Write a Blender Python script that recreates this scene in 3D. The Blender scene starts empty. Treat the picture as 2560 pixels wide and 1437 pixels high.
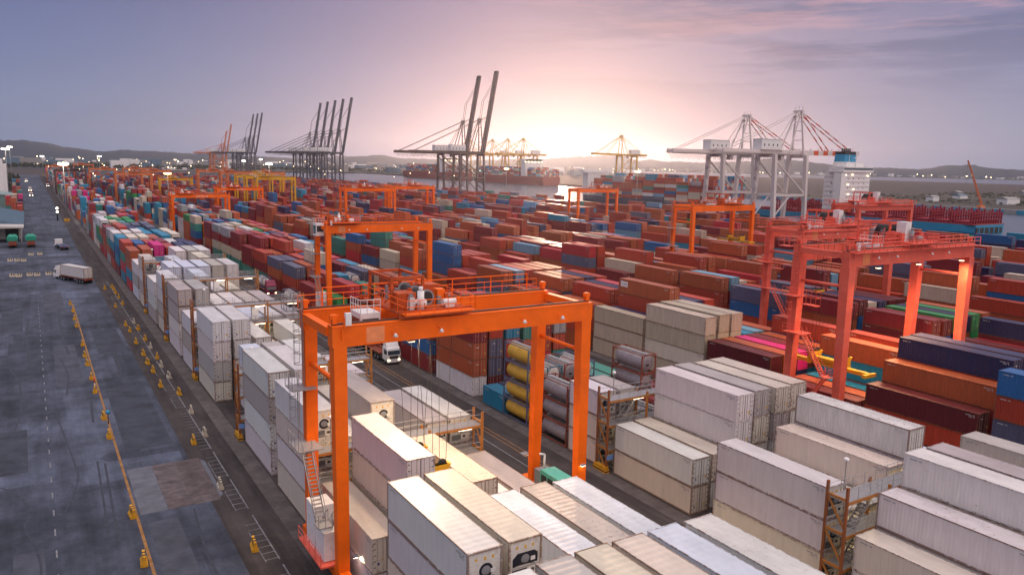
import bpy, math, random
from mathutils import Vector, Matrix
from mathutils.bvhtree import BVHTree

S = bpy.context.scene
COL = S.collection
R = math.radians
rng = random.Random(7)
HAZE = 5.0e-5

# ------------------------------------------------------------------ helpers
class MB:
    """collects boxes, beams, tubes; build() links them as one mesh object"""
    def __init__(self):
        self.v, self.f, self.m, self.s = [], [], [], []
    def add(self, vs, fs, mi=0, smooth=False):
        o = len(self.v)
        self.v += [tuple(p) for p in vs]
        for f in fs:
            self.f.append(tuple(i + o for i in f)); self.m.append(mi); self.s.append(smooth)
        return self
    def quad(self, a, b, c, d, mi=0):
        return self.add([a, b, c, d], [(0, 1, 2, 3)], mi)
    def box(self, x0, y0, z0, x1, y1, z1, mi=0):
        if x0 > x1: x0, x1 = x1, x0
        if y0 > y1: y0, y1 = y1, y0
        if z0 > z1: z0, z1 = z1, z0
        vs = [(x0, y0, z0), (x1, y0, z0), (x1, y1, z0), (x0, y1, z0), (x0, y0, z1), (x1, y0, z1), (x1, y1, z1), (x0, y1, z1)]
        return self.add(vs, [(0, 3, 2, 1), (4, 5, 6, 7), (0, 1, 5, 4), (1, 2, 6, 5), (2, 3, 7, 6), (3, 0, 4, 7)], mi)
    def beam(self, p, q, w, h=None, mi=0, w2=None, h2=None):
        h = h or w; w2 = w2 or w; h2 = h2 or h
        p, q = Vector(p), Vector(q)
        d = (q - p).normalized()
        up = Vector((0, 0, 1)) if abs(d.z) < 0.95 else Vector((0, 1, 0))
        sx = d.cross(up).normalized(); sz = sx.cross(d).normalized()
        vs = []
        for c, ww, hh in ((p, w, h), (q, w2, h2)):
            for a, b in ((-1, -1), (1, -1), (1, 1), (-1, 1)):
                vs.append(c + sx * (a * ww / 2) + sz * (b * hh / 2))
        return self.add(vs, [(0, 1, 2, 3), (7, 6, 5, 4), (0, 4, 5, 1), (1, 5, 6, 2), (2, 6, 7, 3), (3, 7, 4, 0)], mi)
    def tube(self, p, q, r, n=6, mi=0, r2=None, smooth=None):
        r2 = r if r2 is None else r2
        p, q = Vector(p), Vector(q)
        d = (q - p).normalized()
        up = Vector((0, 0, 1)) if abs(d.z) < 0.95 else Vector((1, 0, 0))
        a = d.cross(up).normalized(); b = a.cross(d).normalized()
        vs = []
        for c, rr in ((p, r), (q, r2)):
            for i in range(n):
                t = 2 * math.pi * i / n
                vs.append(c + a * (rr * math.cos(t)) + b * (rr * math.sin(t)))
        sm = n >= 8 if smooth is None else smooth
        self.add(vs, [(i, i + n, (i + 1) % n + n, (i + 1) % n) for i in range(n)], mi, sm)
        o = len(self.v) - 2 * n
        self.f.append(tuple(o + i for i in range(n))); self.m.append(mi); self.s.append(False)
        self.f.append(tuple(o + n + i for i in reversed(range(n)))); self.m.append(mi); self.s.append(False)
        return self
    def lathe(self, c, axis, prof, n=16, mi=0):
        """prof: (radius, distance along axis); axis 'x' 'y' 'z'"""
        vs = []
        for r, t in prof:
            for i in range(n):
                a = 2 * math.pi * i / n
                u, w = r * math.cos(a), r * math.sin(a)
                vs.append({'z': (c[0] + u, c[1] + w, c[2] + t), 'y': (c[0] + u, c[1] + t, c[2] + w), 'x': (c[0] + t, c[1] + u, c[2] + w)}[axis])
        fs = [(j * n + i, j * n + (i + 1) % n, (j + 1) * n + (i + 1) % n, (j + 1) * n + i) for j in range(len(prof) - 1) for i in range(n)]
        return self.add(vs, fs, mi, True)
    def prism(self, pts, lo, hi, axis='x', mi=0):
        """extrude a 2-d outline along an axis; pts are the two other coordinates in order"""
        n = len(pts)
        def mk(p, t):
            return {'x': (t, p[0], p[1]), 'y': (p[0], t, p[1]), 'z': (p[0], p[1], t)}[axis]
        vs = [mk(p, lo) for p in pts] + [mk(p, hi) for p in pts]
        fs = [tuple(range(n)), tuple(reversed(range(n, 2 * n)))] + [(i, (i + 1) % n, (i + 1) % n + n, i + n) for i in range(n)]
        return self.add(vs, fs, mi)
    def mesh(self, name, mats):
        me = bpy.data.meshes.new(name)
        me.from_pydata(self.v, [], self.f)
        for m in mats: me.materials.append(m)
        me.polygons.foreach_set('material_index', self.m)
        me.polygons.foreach_set('use_smooth', self.s)
        me.validate(); me.update()
        return me
    def build(self, name, mats, parent=None, color=None):
        if not isinstance(mats, (list, tuple)): mats = [mats]
        return link(name, self.mesh(name, mats), parent, color)

def link(name, me, parent=None, color=None):
    o = bpy.data.objects.new(name, me)
    COL.objects.link(o)
    if parent: o.parent = parent
    if color: o.color = (*color, 1)
    return o

def tag(o, label=None, cat=None, group=None, kind=None):
    if label:
        n = len(label.split())
        if n < 4 or n > 16: print('LABEL LENGTH', n, label)
        o['label'] = label
    if cat: o['category'] = cat
    if group: o['group'] = group
    if kind: o['kind'] = kind
    return o

def empty(name, loc, rz=0):
    o = bpy.data.objects.new(name, None)
    o.empty_display_size = 0.5
    COL.objects.link(o)
    o.location = loc; o.rotation_euler = (0, 0, rz)
    return o

KIDS = {}
def copy_tree(o, parent=None, color=None, _top=True):
    c = o.copy(); COL.objects.link(c)
    if parent: c.parent = parent
    if color: c.color = (*color, 1)
    for k in list(o.children): copy_tree(k, c, color, False)
    return c

# ------------------------------------------------------------------ materials
def nt(name):
    m = bpy.data.materials.new(name); m.use_nodes = True
    t = m.node_tree
    return m, t, t.nodes['Principled BSDF']

def N(t, kind, **kw):
    n = t.nodes.new(kind)
    for k, v in kw.items():
        if k in n.bl_rna.properties.keys(): setattr(n, k, v)
        else: n.inputs[k].default_value = v
    return n

def mat(name, col, rough=0.6, metal=0.0, var=0.12, scale=1.5, bump=0.0, dirt=None, dirt_amt=0.5, spec=0.4, coord='Object'):
    m, t, b = nt(name)
    b.inputs['Roughness'].default_value = rough
    b.inputs['Metallic'].default_value = metal
    b.inputs['Specular IOR Level'].default_value = spec
    tc = N(t, 'ShaderNodeTexCoord')
    no = N(t, 'ShaderNodeTexNoise', Scale=scale, Detail=5.0, Roughness=0.65)
    t.links.new(tc.outputs[coord], no.inputs['Vector'])
    mp = N(t, 'ShaderNodeMapRange'); mp.inputs['To Min'].default_value = 1 - var * 1.6; mp.inputs['To Max'].default_value = 1 + var
    mp.inputs['From Min'].default_value = 0.25; mp.inputs['From Max'].default_value = 0.75
    t.links.new(no.outputs['Fac'], mp.inputs['Value'])
    mx = N(t, 'ShaderNodeMix', data_type='RGBA', blend_type='MULTIPLY'); mx.inputs['Factor'].default_value = 1
    mx.inputs['A'].default_value = (*col, 1)
    t.links.new(mp.outputs['Result'], mx.inputs['B'])
    out = mx.outputs['Result']
    if dirt:
        n2 = N(t, 'ShaderNodeTexNoise', Scale=scale * 0.7, Detail=8.0, Roughness=0.75)
        t.links.new(tc.outputs[coord], n2.inputs['Vector'])
        r2 = N(t, 'ShaderNodeMapRange'); r2.inputs['From Min'].default_value = 0.52; r2.inputs['From Max'].default_value = 0.72; r2.inputs['To Max'].default_value = dirt_amt
        t.links.new(n2.outputs['Fac'], r2.inputs['Value'])
        m2 = N(t, 'ShaderNodeMix', data_type='RGBA'); m2.inputs['B'].default_value = (*dirt, 1)
        t.links.new(r2.outputs['Result'], m2.inputs['Factor']); t.links.new(out, m2.inputs['A'])
        out = m2.outputs['Result']
    t.links.new(out, b.inputs['Base Color'])
    if bump:
        bp = N(t, 'ShaderNodeBump', Strength=bump, Distance=0.05)
        t.links.new(no.outputs['Fac'], bp.inputs['Height']); t.links.new(bp.outputs['Normal'], b.inputs['Normal'])
    return m

def emit(name, col, strength):
    m, t, b = nt(name)
    b.inputs['Base Color'].default_value = (*col, 1)
    b.inputs['Emission Color'].default_value = (*col, 1)
    b.inputs['Emission Strength'].default_value = strength
    return m

def steel_paint(name, rust_amt, streak=0.22, roof=False, attr=None, lines=0.0):
    """container paint: the colour is the object's own, with streaks, rust spots and dirt"""
    m, t, b = nt(name)
    b.inputs['Roughness'].default_value = 0.42 if roof or attr else 0.55
    b.inputs['Specular IOR Level'].default_value = 0.55 if roof or attr else 0.4
    oi = N(t, 'ShaderNodeObjectInfo')
    tc = N(t, 'ShaderNodeTexCoord')
    off = N(t, 'ShaderNodeVectorMath', operation='MULTIPLY_ADD')
    off.inputs[1].default_value = (37, 91, 53)
    t.links.new(oi.outputs['Random'], off.inputs[0])
    t.links.new(tc.outputs['Object'], off.inputs[2])
    base = oi.outputs['Color']
    src = off.outputs[0]
    if attr:
        a = N(t, 'ShaderNodeAttribute', attribute_name=attr)
        base = a.outputs['Color']; src = tc.outputs['Object']
    mapn = N(t, 'ShaderNodeMapping')
    mapn.inputs['Scale'].default_value = (0.5, 0.16, 0.5) if roof else (1.6, 1.6, 0.22)
    t.links.new(src, mapn.inputs['Vector'])
    n1 = N(t, 'ShaderNodeTexNoise', Scale=1.3, Detail=6.0, Roughness=0.7)
    t.links.new(mapn.outputs[0], n1.inputs['Vector'])
    r1 = N(t, 'ShaderNodeMapRange'); r1.inputs['From Min'].default_value = 0.3; r1.inputs['From Max'].default_value = 0.72
    r1.inputs['To Min'].default_value = 1 - streak; r1.inputs['To Max'].default_value = 1.08
    t.links.new(n1.outputs['Fac'], r1.inputs['Value'])
    mx = N(t, 'ShaderNodeMix', data_type='RGBA', blend_type='MULTIPLY'); mx.inputs['Factor'].default_value = 1
    t.links.new(base, mx.inputs['A']); t.links.new(r1.outputs['Result'], mx.inputs['B'])
    out = mx.outputs['Result']
    n2 = N(t, 'ShaderNodeTexNoise', Scale=2.6 if not roof else 2.4, Detail=9.0, Roughness=0.8)
    t.links.new(src, n2.inputs['Vector'])
    # the amount of rust differs from box to box
    th = N(t, 'ShaderNodeMapRange'); th.inputs['To Min'].default_value = 0.70 - rust_amt * 0.06; th.inputs['To Max'].default_value = 0.60 - rust_amt * 0.10
    if not attr: t.links.new(oi.outputs['Random'], th.inputs['Value'])
    sub = N(t, 'ShaderNodeMath', operation='SUBTRACT'); t.links.new(n2.outputs['Fac'], sub.inputs[0]); t.links.new(th.outputs['Result'], sub.inputs[1])
    mul = N(t, 'ShaderNodeMath', operation='MULTIPLY', use_clamp=True); mul.inputs[1].default_value = 14
    t.links.new(sub.outputs[0], mul.inputs[0])
    m2 = N(t, 'ShaderNodeMix', data_type='RGBA'); m2.inputs['B'].default_value = (0.15, 0.062, 0.03, 1)
    cl = N(t, 'ShaderNodeMath', operation='MULTIPLY'); cl.inputs[1].default_value = 0.75
    t.links.new(mul.outputs[0], cl.inputs[0]); t.links.new(cl.outputs[0], m2.inputs['Factor']); t.links.new(out, m2.inputs['A'])
    t.links.new(m2.outputs['Result'], b.inputs['Base Color'])
    return m

M = {}
M['shell'] = steel_paint('container_paint', 0.25)
M['roof'] = steel_paint('container_roof_paint', 0.75, 0.42, roof=True)
M['frame'] = steel_paint('container_frame_paint', 2.6, 0.3)
M['rshell'] = steel_paint('reefer_paint', 0.05, 0.10)
M['rroof'] = steel_paint('reefer_roof_paint', 0.45, 0.26, roof=True)
M['far'] = steel_paint('far_container_paint', 0.0, 0.2, attr='paint')
M['gap'] = mat('dark_gap', (0.03, 0.028, 0.027), 0.8)
M['rod'] = mat('lock_rod_steel', (0.40, 0.35, 0.30), 0.5, 0.3, dirt=(0.2, 0.09, 0.04), dirt_amt=0.8, scale=5)
M['sticker'] = mat('yellow_sticker', (0.75, 0.42, 0.02), 0.6)
M['sticker2'] = mat('dark_blue_sticker', (0.04, 0.07, 0.2), 0.6)
M['orange'] = mat('orange_crane_paint', (0.95, 0.150, 0.004), 0.5, var=0.10, scale=0.35, dirt=(0.55, 0.09, 0.012), dirt_amt=0.45, spec=0.25)
M['orangedirty'] = mat('greasy_orange_machine_paint', (0.52, 0.078, 0.010), 0.55, var=0.3, scale=1.5, dirt=(0.14, 0.04, 0.015), dirt_amt=0.8)
M['red'] = mat('faded_red_crane_paint', (0.78, 0.125, 0.075), 0.5, var=0.14, scale=0.4, dirt=(0.82, 0.24, 0.165), dirt_amt=0.6)
M['yellow'] = mat('yellow_crane_paint', (0.70, 0.36, 0.015), 0.5, var=0.1, scale=0.5, dirt=(0.3, 0.15, 0.02))
M['brown'] = mat('dark_brown_crane_paint', (0.10, 0.055, 0.05), 0.6)
M['farorange'] = mat('weathered_orange_crane_paint', (0.62, 0.17, 0.05), 0.55, scale=0.4)
M['galv'] = mat('galvanised_steel', (0.34, 0.33, 0.33), 0.5, 0.4, scale=4, dirt=(0.22, 0.12, 0.07), dirt_amt=0.4)
M['white'] = mat('white_paint', (0.78, 0.76, 0.74), 0.5, var=0.08, dirt=(0.35, 0.28, 0.22), dirt_amt=0.35)
M['grey'] = mat('grey_machine_paint', (0.25, 0.25, 0.26), 0.5)
M['dark'] = mat('dark_steel', (0.035, 0.032, 0.032), 0.6)
M['rubber'] = mat('tyre_rubber', (0.022, 0.022, 0.023), 0.85, bump=0.2, scale=9)
M['glass'] = mat('dark_glass', (0.03, 0.045, 0.055), 0.08, spec=0.8, var=0.02)
M['rail'] = mat('rusty_rail_steel', (0.10, 0.065, 0.05), 0.6, 0.3, scale=3)
M['rackorange'] = mat('rack_orange_brown_steel', (0.40, 0.155, 0.032), 0.6, dirt=(0.18, 0.08, 0.04), dirt_amt=0.7, scale=2)
M['rackpost'] = mat('rusty_rack_post', (0.27, 0.085, 0.025), 0.7, dirt=(0.12, 0.05, 0.03), dirt_amt=0.7, scale=1.2)
M['tealpaint'] = mat('teal_generator_paint', (0.10, 0.42, 0.33), 0.5, dirt=(0.5, 0.55, 0.5), dirt_amt=0.5, scale=2)
M['lampwarm'] = emit('lit_lamp_warm', (1.0, 0.74, 0.40), 9)
M['lampwhite'] = emit('lit_lamp_white', (1.0, 0.92, 0.78), 14)
M['lamporange'] = emit('lit_lamp_orange', (1.0, 0.50, 0.16), 14)
M['tubelight'] = emit('lit_fluorescent_tube', (1.0, 0.86, 0.60), 7)
M['head'] = emit('lit_headlight', (1.0, 0.86, 0.62), 22)
M['barrier'] = mat('barrier_yellow', (0.62, 0.30, 0.012), 0.7, var=0.25, scale=3, dirt=(0.25, 0.16, 0.06), dirt_amt=0.7)
M['barrierwhite'] = mat('faded_barrier_paint', (0.50, 0.43, 0.33), 0.75, var=0.25, scale=3)
M['concrete'] = mat('concrete', (0.30, 0.29, 0.28), 0.85, var=0.2, scale=0.6)
M['paintwhite'] = mat('worn_road_paint_white', (0.20, 0.20, 0.215), 0.8, var=0.4, scale=1.1, dirt=(0.07, 0.07, 0.08), dirt_amt=0.8)
M['paintyellow'] = mat('worn_road_paint_yellow', (0.30, 0.145, 0.04), 0.8, var=0.35, scale=0.9, dirt=(0.12, 0.085, 0.07), dirt_amt=0.8)
M['navysts'] = mat('dark_blue_grey_crane_paint', (0.085, 0.085, 0.105), 0.6)
M['brownsts'] = mat('brown_grey_crane_paint', (0.15, 0.10, 0.095), 0.6)
M['whitests'] = mat('white_crane_paint', (0.66, 0.58, 0.55), 0.55, var=0.06)
M['redstripe'] = mat('red_boom_paint', (0.62, 0.09, 0.03), 0.55)
M['hullblue'] = mat('ship_hull_blue', (0.03, 0.25, 0.42), 0.5, var=0.1, scale=0.15)
M['hullred'] = mat('ship_hull_red', (0.28, 0.05, 0.04), 0.6)
M['hulldark'] = mat('ship_hull_dark', (0.07, 0.07, 0.10), 0.6)
M['lashing'] = mat('lashing_bridge_red', (0.30, 0.02, 0.035), 0.6)
M['tree'] = mat('scrub_leaves', (0.040, 0.045, 0.026), 0.9, var=0.4, scale=0.2)
M['tank_y'] = mat('tank_yellow_paint', (0.66, 0.38, 0.04), 0.5, var=0.15, scale=1.2, dirt=(0.25, 0.15, 0.06), dirt_amt=0.6)
M['tank_w'] = mat('tank_white_paint', (0.66, 0.60, 0.56), 0.5, var=0.12, scale=1.2, dirt=(0.36, 0.25, 0.2), dirt_amt=0.5)
M['tank_s'] = mat('tank_grey_cladding', (0.36, 0.32, 0.33), 0.4, 0.3, var=0.15, scale=1.2, dirt=(0.35, 0.2, 0.1), dirt_amt=0.6)
M['frm_blue'] = mat('tank_frame_slate', (0.11, 0.12, 0.20), 0.6)
M['frm_red'] = mat('tank_frame_red_brown', (0.25, 0.06, 0.035), 0.6)
M['frm_teal'] = mat('tank_frame_teal', (0.05, 0.15, 0.19), 0.6)
M['hazard'] = mat('hazard_black', (0.025, 0.022, 0.02), 0.7)
# ------------------------------------------------------------------ camera, sky, sun, air
CAMH = 34.54
YAW, PITCH, ROLL = 0.5561868, 0.1592473, 0.0204133
cd = bpy.data.cameras.new('camera'); cam = bpy.data.objects.new('camera', cd); COL.objects.link(cam)
cd.sensor_width = 36; cd.lens = 36 * 1936.6 / 2560; cd.clip_end = 40000; cd.clip_start = 0.5
fw = Vector((math.sin(YAW) * math.cos(PITCH), math.cos(YAW) * math.cos(PITCH), -math.sin(PITCH)))
rt = Vector((math.cos(YAW), -math.sin(YAW), 0)); up = rt.cross(fw)
r2 = math.cos(ROLL) * rt + math.sin(ROLL) * up; u2 = -math.sin(ROLL) * rt + math.cos(ROLL) * up
cam.matrix_world = Matrix(((r2.x, u2.x, -fw.x, 0), (r2.y, u2.y, -fw.y, 0), (r2.z, u2.z, -fw.z, CAMH), (0, 0, 0, 1)))
S.camera = cam
FPX = 1936.6

def to_px(p):
    q = Vector(p) - Vector((0, 0, CAMH))
    d = q.dot(fw)
    if d <= 0.5: return None
    return 1280 + FPX * q.dot(r2) / d, 718.5 - FPX * q.dot(u2) / d, d

S.render.engine = 'CYCLES'
S.view_settings.view_transform = 'Standard'; S.view_settings.look = 'None'
S.view_settings.exposure = EXPOSURE = 0.22; S.view_settings.gamma = 1
S.cycles.use_denoising = True
S.cycles.max_bounces = 5; S.cycles.diffuse_bounces = 3; S.cycles.glossy_bounces = 2
S.cycles.volume_bounces = 0; S.cycles.transmission_bounces = 2
S.cycles.sample_clamp_indirect = 4
S.cycles.use_light_tree = True

SUN_AZ, SUN_EL = R(35.3), R(2.3)          # azimuth from +Y towards +X
sd = Vector((math.sin(SUN_AZ) * math.cos(SUN_EL), math.cos(SUN_AZ) * math.cos(SUN_EL), math.sin(SUN_EL)))
sl = bpy.data.lights.new('sun', 'SUN'); so = bpy.data.objects.new('sun', sl); COL.objects.link(so)
sl.energy = 1.5; sl.angle = R(0.6); sl.color = (1.0, 0.62, 0.42)
so.rotation_euler = (-sd).to_track_quat('-Z', 'Y').to_euler()
so.location = (300, 400, 300)

W = bpy.data.worlds.new('World'); S.world = W; W.use_nodes = True
t = W.node_tree; t.nodes.clear()
out = t.nodes.new('ShaderNodeOutputWorld')
tc = t.nodes.new('ShaderNodeTexCoord')
sky = N(t, 'ShaderNodeTexSky', sky_type='NISHITA', sun_disc=False)
sky.sun_elevation = SUN_EL; sky.sun_rotation = SUN_AZ; sky.air_density = 1.0; sky.dust_density = 2.0
bg1 = t.nodes.new('ShaderNodeBackground'); bg1.inputs['Strength'].default_value = 0.012
t.links.new(sky.outputs[0], bg1.inputs['Color'])
sep = t.nodes.new('ShaderNodeSeparateXYZ'); t.links.new(tc.outputs['Generated'], sep.inputs[0])
# dusk gradient by height
rmp = t.nodes.new('ShaderNodeValToRGB'); t.links.new(sep.outputs['Z'], rmp.inputs[0])
cr = rmp.color_ramp
stops = [(0.0, (0.165, 0.225, 0.355)), (0.05, (0.148, 0.20, 0.345)), (0.11, (0.110, 0.152, 0.31)), (0.185, (0.076, 0.104, 0.255)), (0.28, (0.10, 0.12, 0.26)), (0.55, (0.36, 0.36, 0.46)), (0.78, (0.96, 0.88, 0.94)), (1.0, (1.85, 1.68, 1.74))]
cr.elements[0].position, cr.elements[0].color = stops[0][0], (*stops[0][1], 1)
cr.elements[1].position, cr.elements[1].color = stops[-1][0], (*stops[-1][1], 1)
for p, c in stops[1:-1]:
    e = cr.elements.new(p); e.color = (*c, 1)
def mth(op, a, b=None, clamp=False):
    n = t.nodes.new('ShaderNodeMath'); n.operation = op; n.use_clamp = clamp
    for i, x in enumerate((a, b)):
        if x is None: continue
        if isinstance(x, (int, float)): n.inputs[i].default_value = x
        else: t.links.new(x, n.inputs[i])
    return n.outputs[0]
def dotv(vec):
    n = t.nodes.new('ShaderNodeVectorMath'); n.operation = 'DOT_PRODUCT'; n.inputs[1].default_value = vec
    t.links.new(tc.outputs['Generated'], n.inputs[0]); return n.outputs['Value']
def addc(a, fac, col):
    n = N(t, 'ShaderNodeMix', data_type='RGBA', blend_type='ADD'); n.clamp_factor = False
    t.links.new(fac, n.inputs['Factor']); t.links.new(a, n.inputs['A']); n.inputs['B'].default_value = (*col, 1)
    return n.outputs['Result']
def mixc(a, fac, col):
    n = N(t, 'ShaderNodeMix', data_type='RGBA'); t.links.new(fac, n.inputs['Factor']); t.links.new(a, n.inputs['A']); n.inputs['B'].default_value = (*col, 1)
    return n.outputs['Result']
c = rmp.outputs['Color']
ds = mth('MAXIMUM', dotv(sd), 0.0)
c = addc(c, mth('POWER', ds, 6.0), (0.07, 0.05, 0.03))            # wide pink afterglow
c = addc(c, mth('POWER', ds, 20.0), (0.105, 0.050, 0.060))
rl_ = mth('MAXIMUM', dotv(Vector((0.82, 0.55, 0.08)).normalized()), 0.0)
c = addc(c, mth('POWER', rl_, 9.0), (0.065, 0.045, 0.035))
# bright eastern sky behind the camera, opposite the sunset
back = mth('MAXIMUM', dotv(Vector((0.28, -0.90, 0.33)).normalized()), 0.0)
c = addc(c, mth('POWER', back, 2.0), (0.95, 0.74, 0.62))
# long thin clouds, mostly high on the right
sc_ = N(t, 'ShaderNodeMapping'); sc_.inputs['Scale'].default_value = (1.7, 1.7, 15.0); sc_.inputs['Location'].default_value = (3.1, 0.4, 0.35)
t.links.new(tc.outputs['Generated'], sc_.inputs['Vector'])
cn = N(t, 'ShaderNodeTexNoise', Scale=2.3, Detail=7.0, Roughness=0.58); t.links.new(sc_.outputs[0], cn.inputs['Vector'])
right = mth('MULTIPLY', mth('SUBTRACT', dotv(Vector((0.90, 0.40, 0.20)).normalized()), 0.80), 6.0, True)
high = mth('MULTIPLY', mth('SUBTRACT', sep.outputs['Z'], 0.07), 14.0, True)
cm = mth('MULTIPLY', mth('MULTIPLY', mth('SUBTRACT', cn.outputs['Fac'], 0.47), 9.0, True), mth('MULTIPLY', right, high))
c = mixc(c, mth('MULTIPLY', cm, 0.85), (0.125, 0.140, 0.262))
c2 = N(t, 'ShaderNodeMapping'); c2.inputs['Scale'].default_value = (2.2, 2.2, 19.0); c2.inputs['Location'].default_value = (1.7, 2.2, 0.9)
t.links.new(tc.outputs['Generated'], c2.inputs['Vector'])
cn2 = N(t, 'ShaderNodeTexNoise', Scale=2.6, Detail=6.0, Roughness=0.6); t.links.new(c2.outputs[0], cn2.inputs['Vector'])
pk = mth('MULTIPLY', mth('MULTIPLY', mth('SUBTRACT', cn2.outputs['Fac'], 0.50), 7.0, True), mth('MULTIPLY', right, mth('MULTIPLY', mth('SUBTRACT', sep.outputs['Z'], 0.12), 14.0, True)))
c = mixc(c, mth('MULTIPLY', pk, 0.60), (0.62, 0.33, 0.37))
# soft unevenness everywhere
c3 = N(t, 'ShaderNodeTexNoise', Scale=2.0, Detail=3.0)
m3 = N(t, 'ShaderNodeMapping'); m3.inputs['Scale'].default_value = (1, 1, 5); t.links.new(tc.outputs['Generated'], m3.inputs['Vector']); t.links.new(m3.outputs[0], c3.inputs['Vector'])
v3 = mth('ADD', mth('MULTIPLY', c3.outputs['Fac'], 0.30), 0.85)
mm = N(t, 'ShaderNodeMix', data_type='RGBA', blend_type='MULTIPLY'); mm.inputs['Factor'].default_value = 1
t.links.new(c, mm.inputs['A']); t.links.new(v3, mm.inputs['B'])
bg2 = t.nodes.new('ShaderNodeBackground'); t.links.new(mm.outputs['Result'], bg2.inputs['Color']); bg2.inputs['Strength'].default_value = 1.0
ad = t.nodes.new('ShaderNodeAddShader'); t.links.new(bg1.outputs[0], ad.inputs[0]); t.links.new(bg2.outputs[0], ad.inputs[1])
t.links.new(ad.outputs[0], out.inputs['Surface'])

HX0, HX1, HY0, HY1 = -1500, 6900, -400, 7000
if HAZE:
    hb = MB().box(HX0, HY0, -4.0, HX1, HY1, 240)
    hm = bpy.data.materials.new('haze_air'); hm.use_nodes = True
    ht = hm.node_tree; ht.nodes.clear()
    ho = ht.nodes.new('ShaderNodeOutputMaterial'); hv = ht.nodes.new('ShaderNodeVolumePrincipled')
    hv.inputs['Density'].default_value = HAZE; hv.inputs['Color'].default_value = (0.78, 0.86, 1.0, 1); hv.inputs['Anisotropy'].default_value = 0.80
    ht.links.new(hv.outputs[0], ho.inputs['Volume'])
    tag(hb.build('haze', hm), 'thin pale evening haze over the whole harbour', 'haze', kind='stuff')

# ------------------------------------------------------------------ ground, water, far land
def ground_mat():
    m, t, b = nt('yard_ground')
    b.inputs['Roughness'].default_value = 0.85; b.inputs['Specular IOR Level'].default_value = 0.25
    tc = N(t, 'ShaderNodeTexCoord')
    mp = N(t, 'ShaderNodeMapping'); mp.inputs['Scale'].default_value = (0.35, 0.03, 1)
    t.links.new(tc.outputs['Object'], mp.inputs[0])
    n1 = N(t, 'ShaderNodeTexNoise', Scale=1.6, Detail=8.0, Roughness=0.7); t.links.new(mp.outputs[0], n1.inputs['Vector'])
    n2 = N(t, 'ShaderNodeTexNoise', Scale=0.12, Detail=9.0, Roughness=0.7); t.links.new(tc.outputs['Object'], n2.inputs['Vector'])
    r = t.nodes.new('ShaderNodeValToRGB'); t.links.new(n1.outputs['Fac'], r.inputs[0])
    r.color_ramp.elements[0].position = 0.3; r.color_ramp.elements[0].color = (0.024, 0.019, 0.019, 1)
    r.color_ramp.elements[1].position = 0.72; r.color_ramp.elements[1].color = (0.080, 0.066, 0.064, 1)
    m2 = N(t, 'ShaderNodeMapRange'); m2.inputs['From Min'].default_value = 0.3; m2.inputs['From Max'].default_value = 0.7; m2.inputs['To Min'].default_value = 0.6; m2.inputs['To Max'].default_value = 1.3
    t.links.new(n2.outputs['Fac'], m2.inputs['Value'])
    mx = N(t, 'ShaderNodeMix', data_type='RGBA', blend_type='MULTIPLY'); mx.inputs['Factor'].default_value = 1
    t.links.new(r.outputs[0], mx.inputs['A']); t.links.new(m2.outputs['Result'], mx.inputs['B']); t.links.new(mx.outputs['Result'], b.inputs['Base Color'])
    n3 = N(t, 'ShaderNodeTexNoise', Scale=9.0, Detail=4.0); t.links.new(tc.outputs['Object'], n3.inputs['Vector'])
    bp = N(t, 'ShaderNodeBump', Strength=0.2, Distance=0.02); t.links.new(n3.outputs['Fac'], bp.inputs['Height']); t.links.new(bp.outputs[0], b.inputs['Normal'])
    return m

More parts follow.
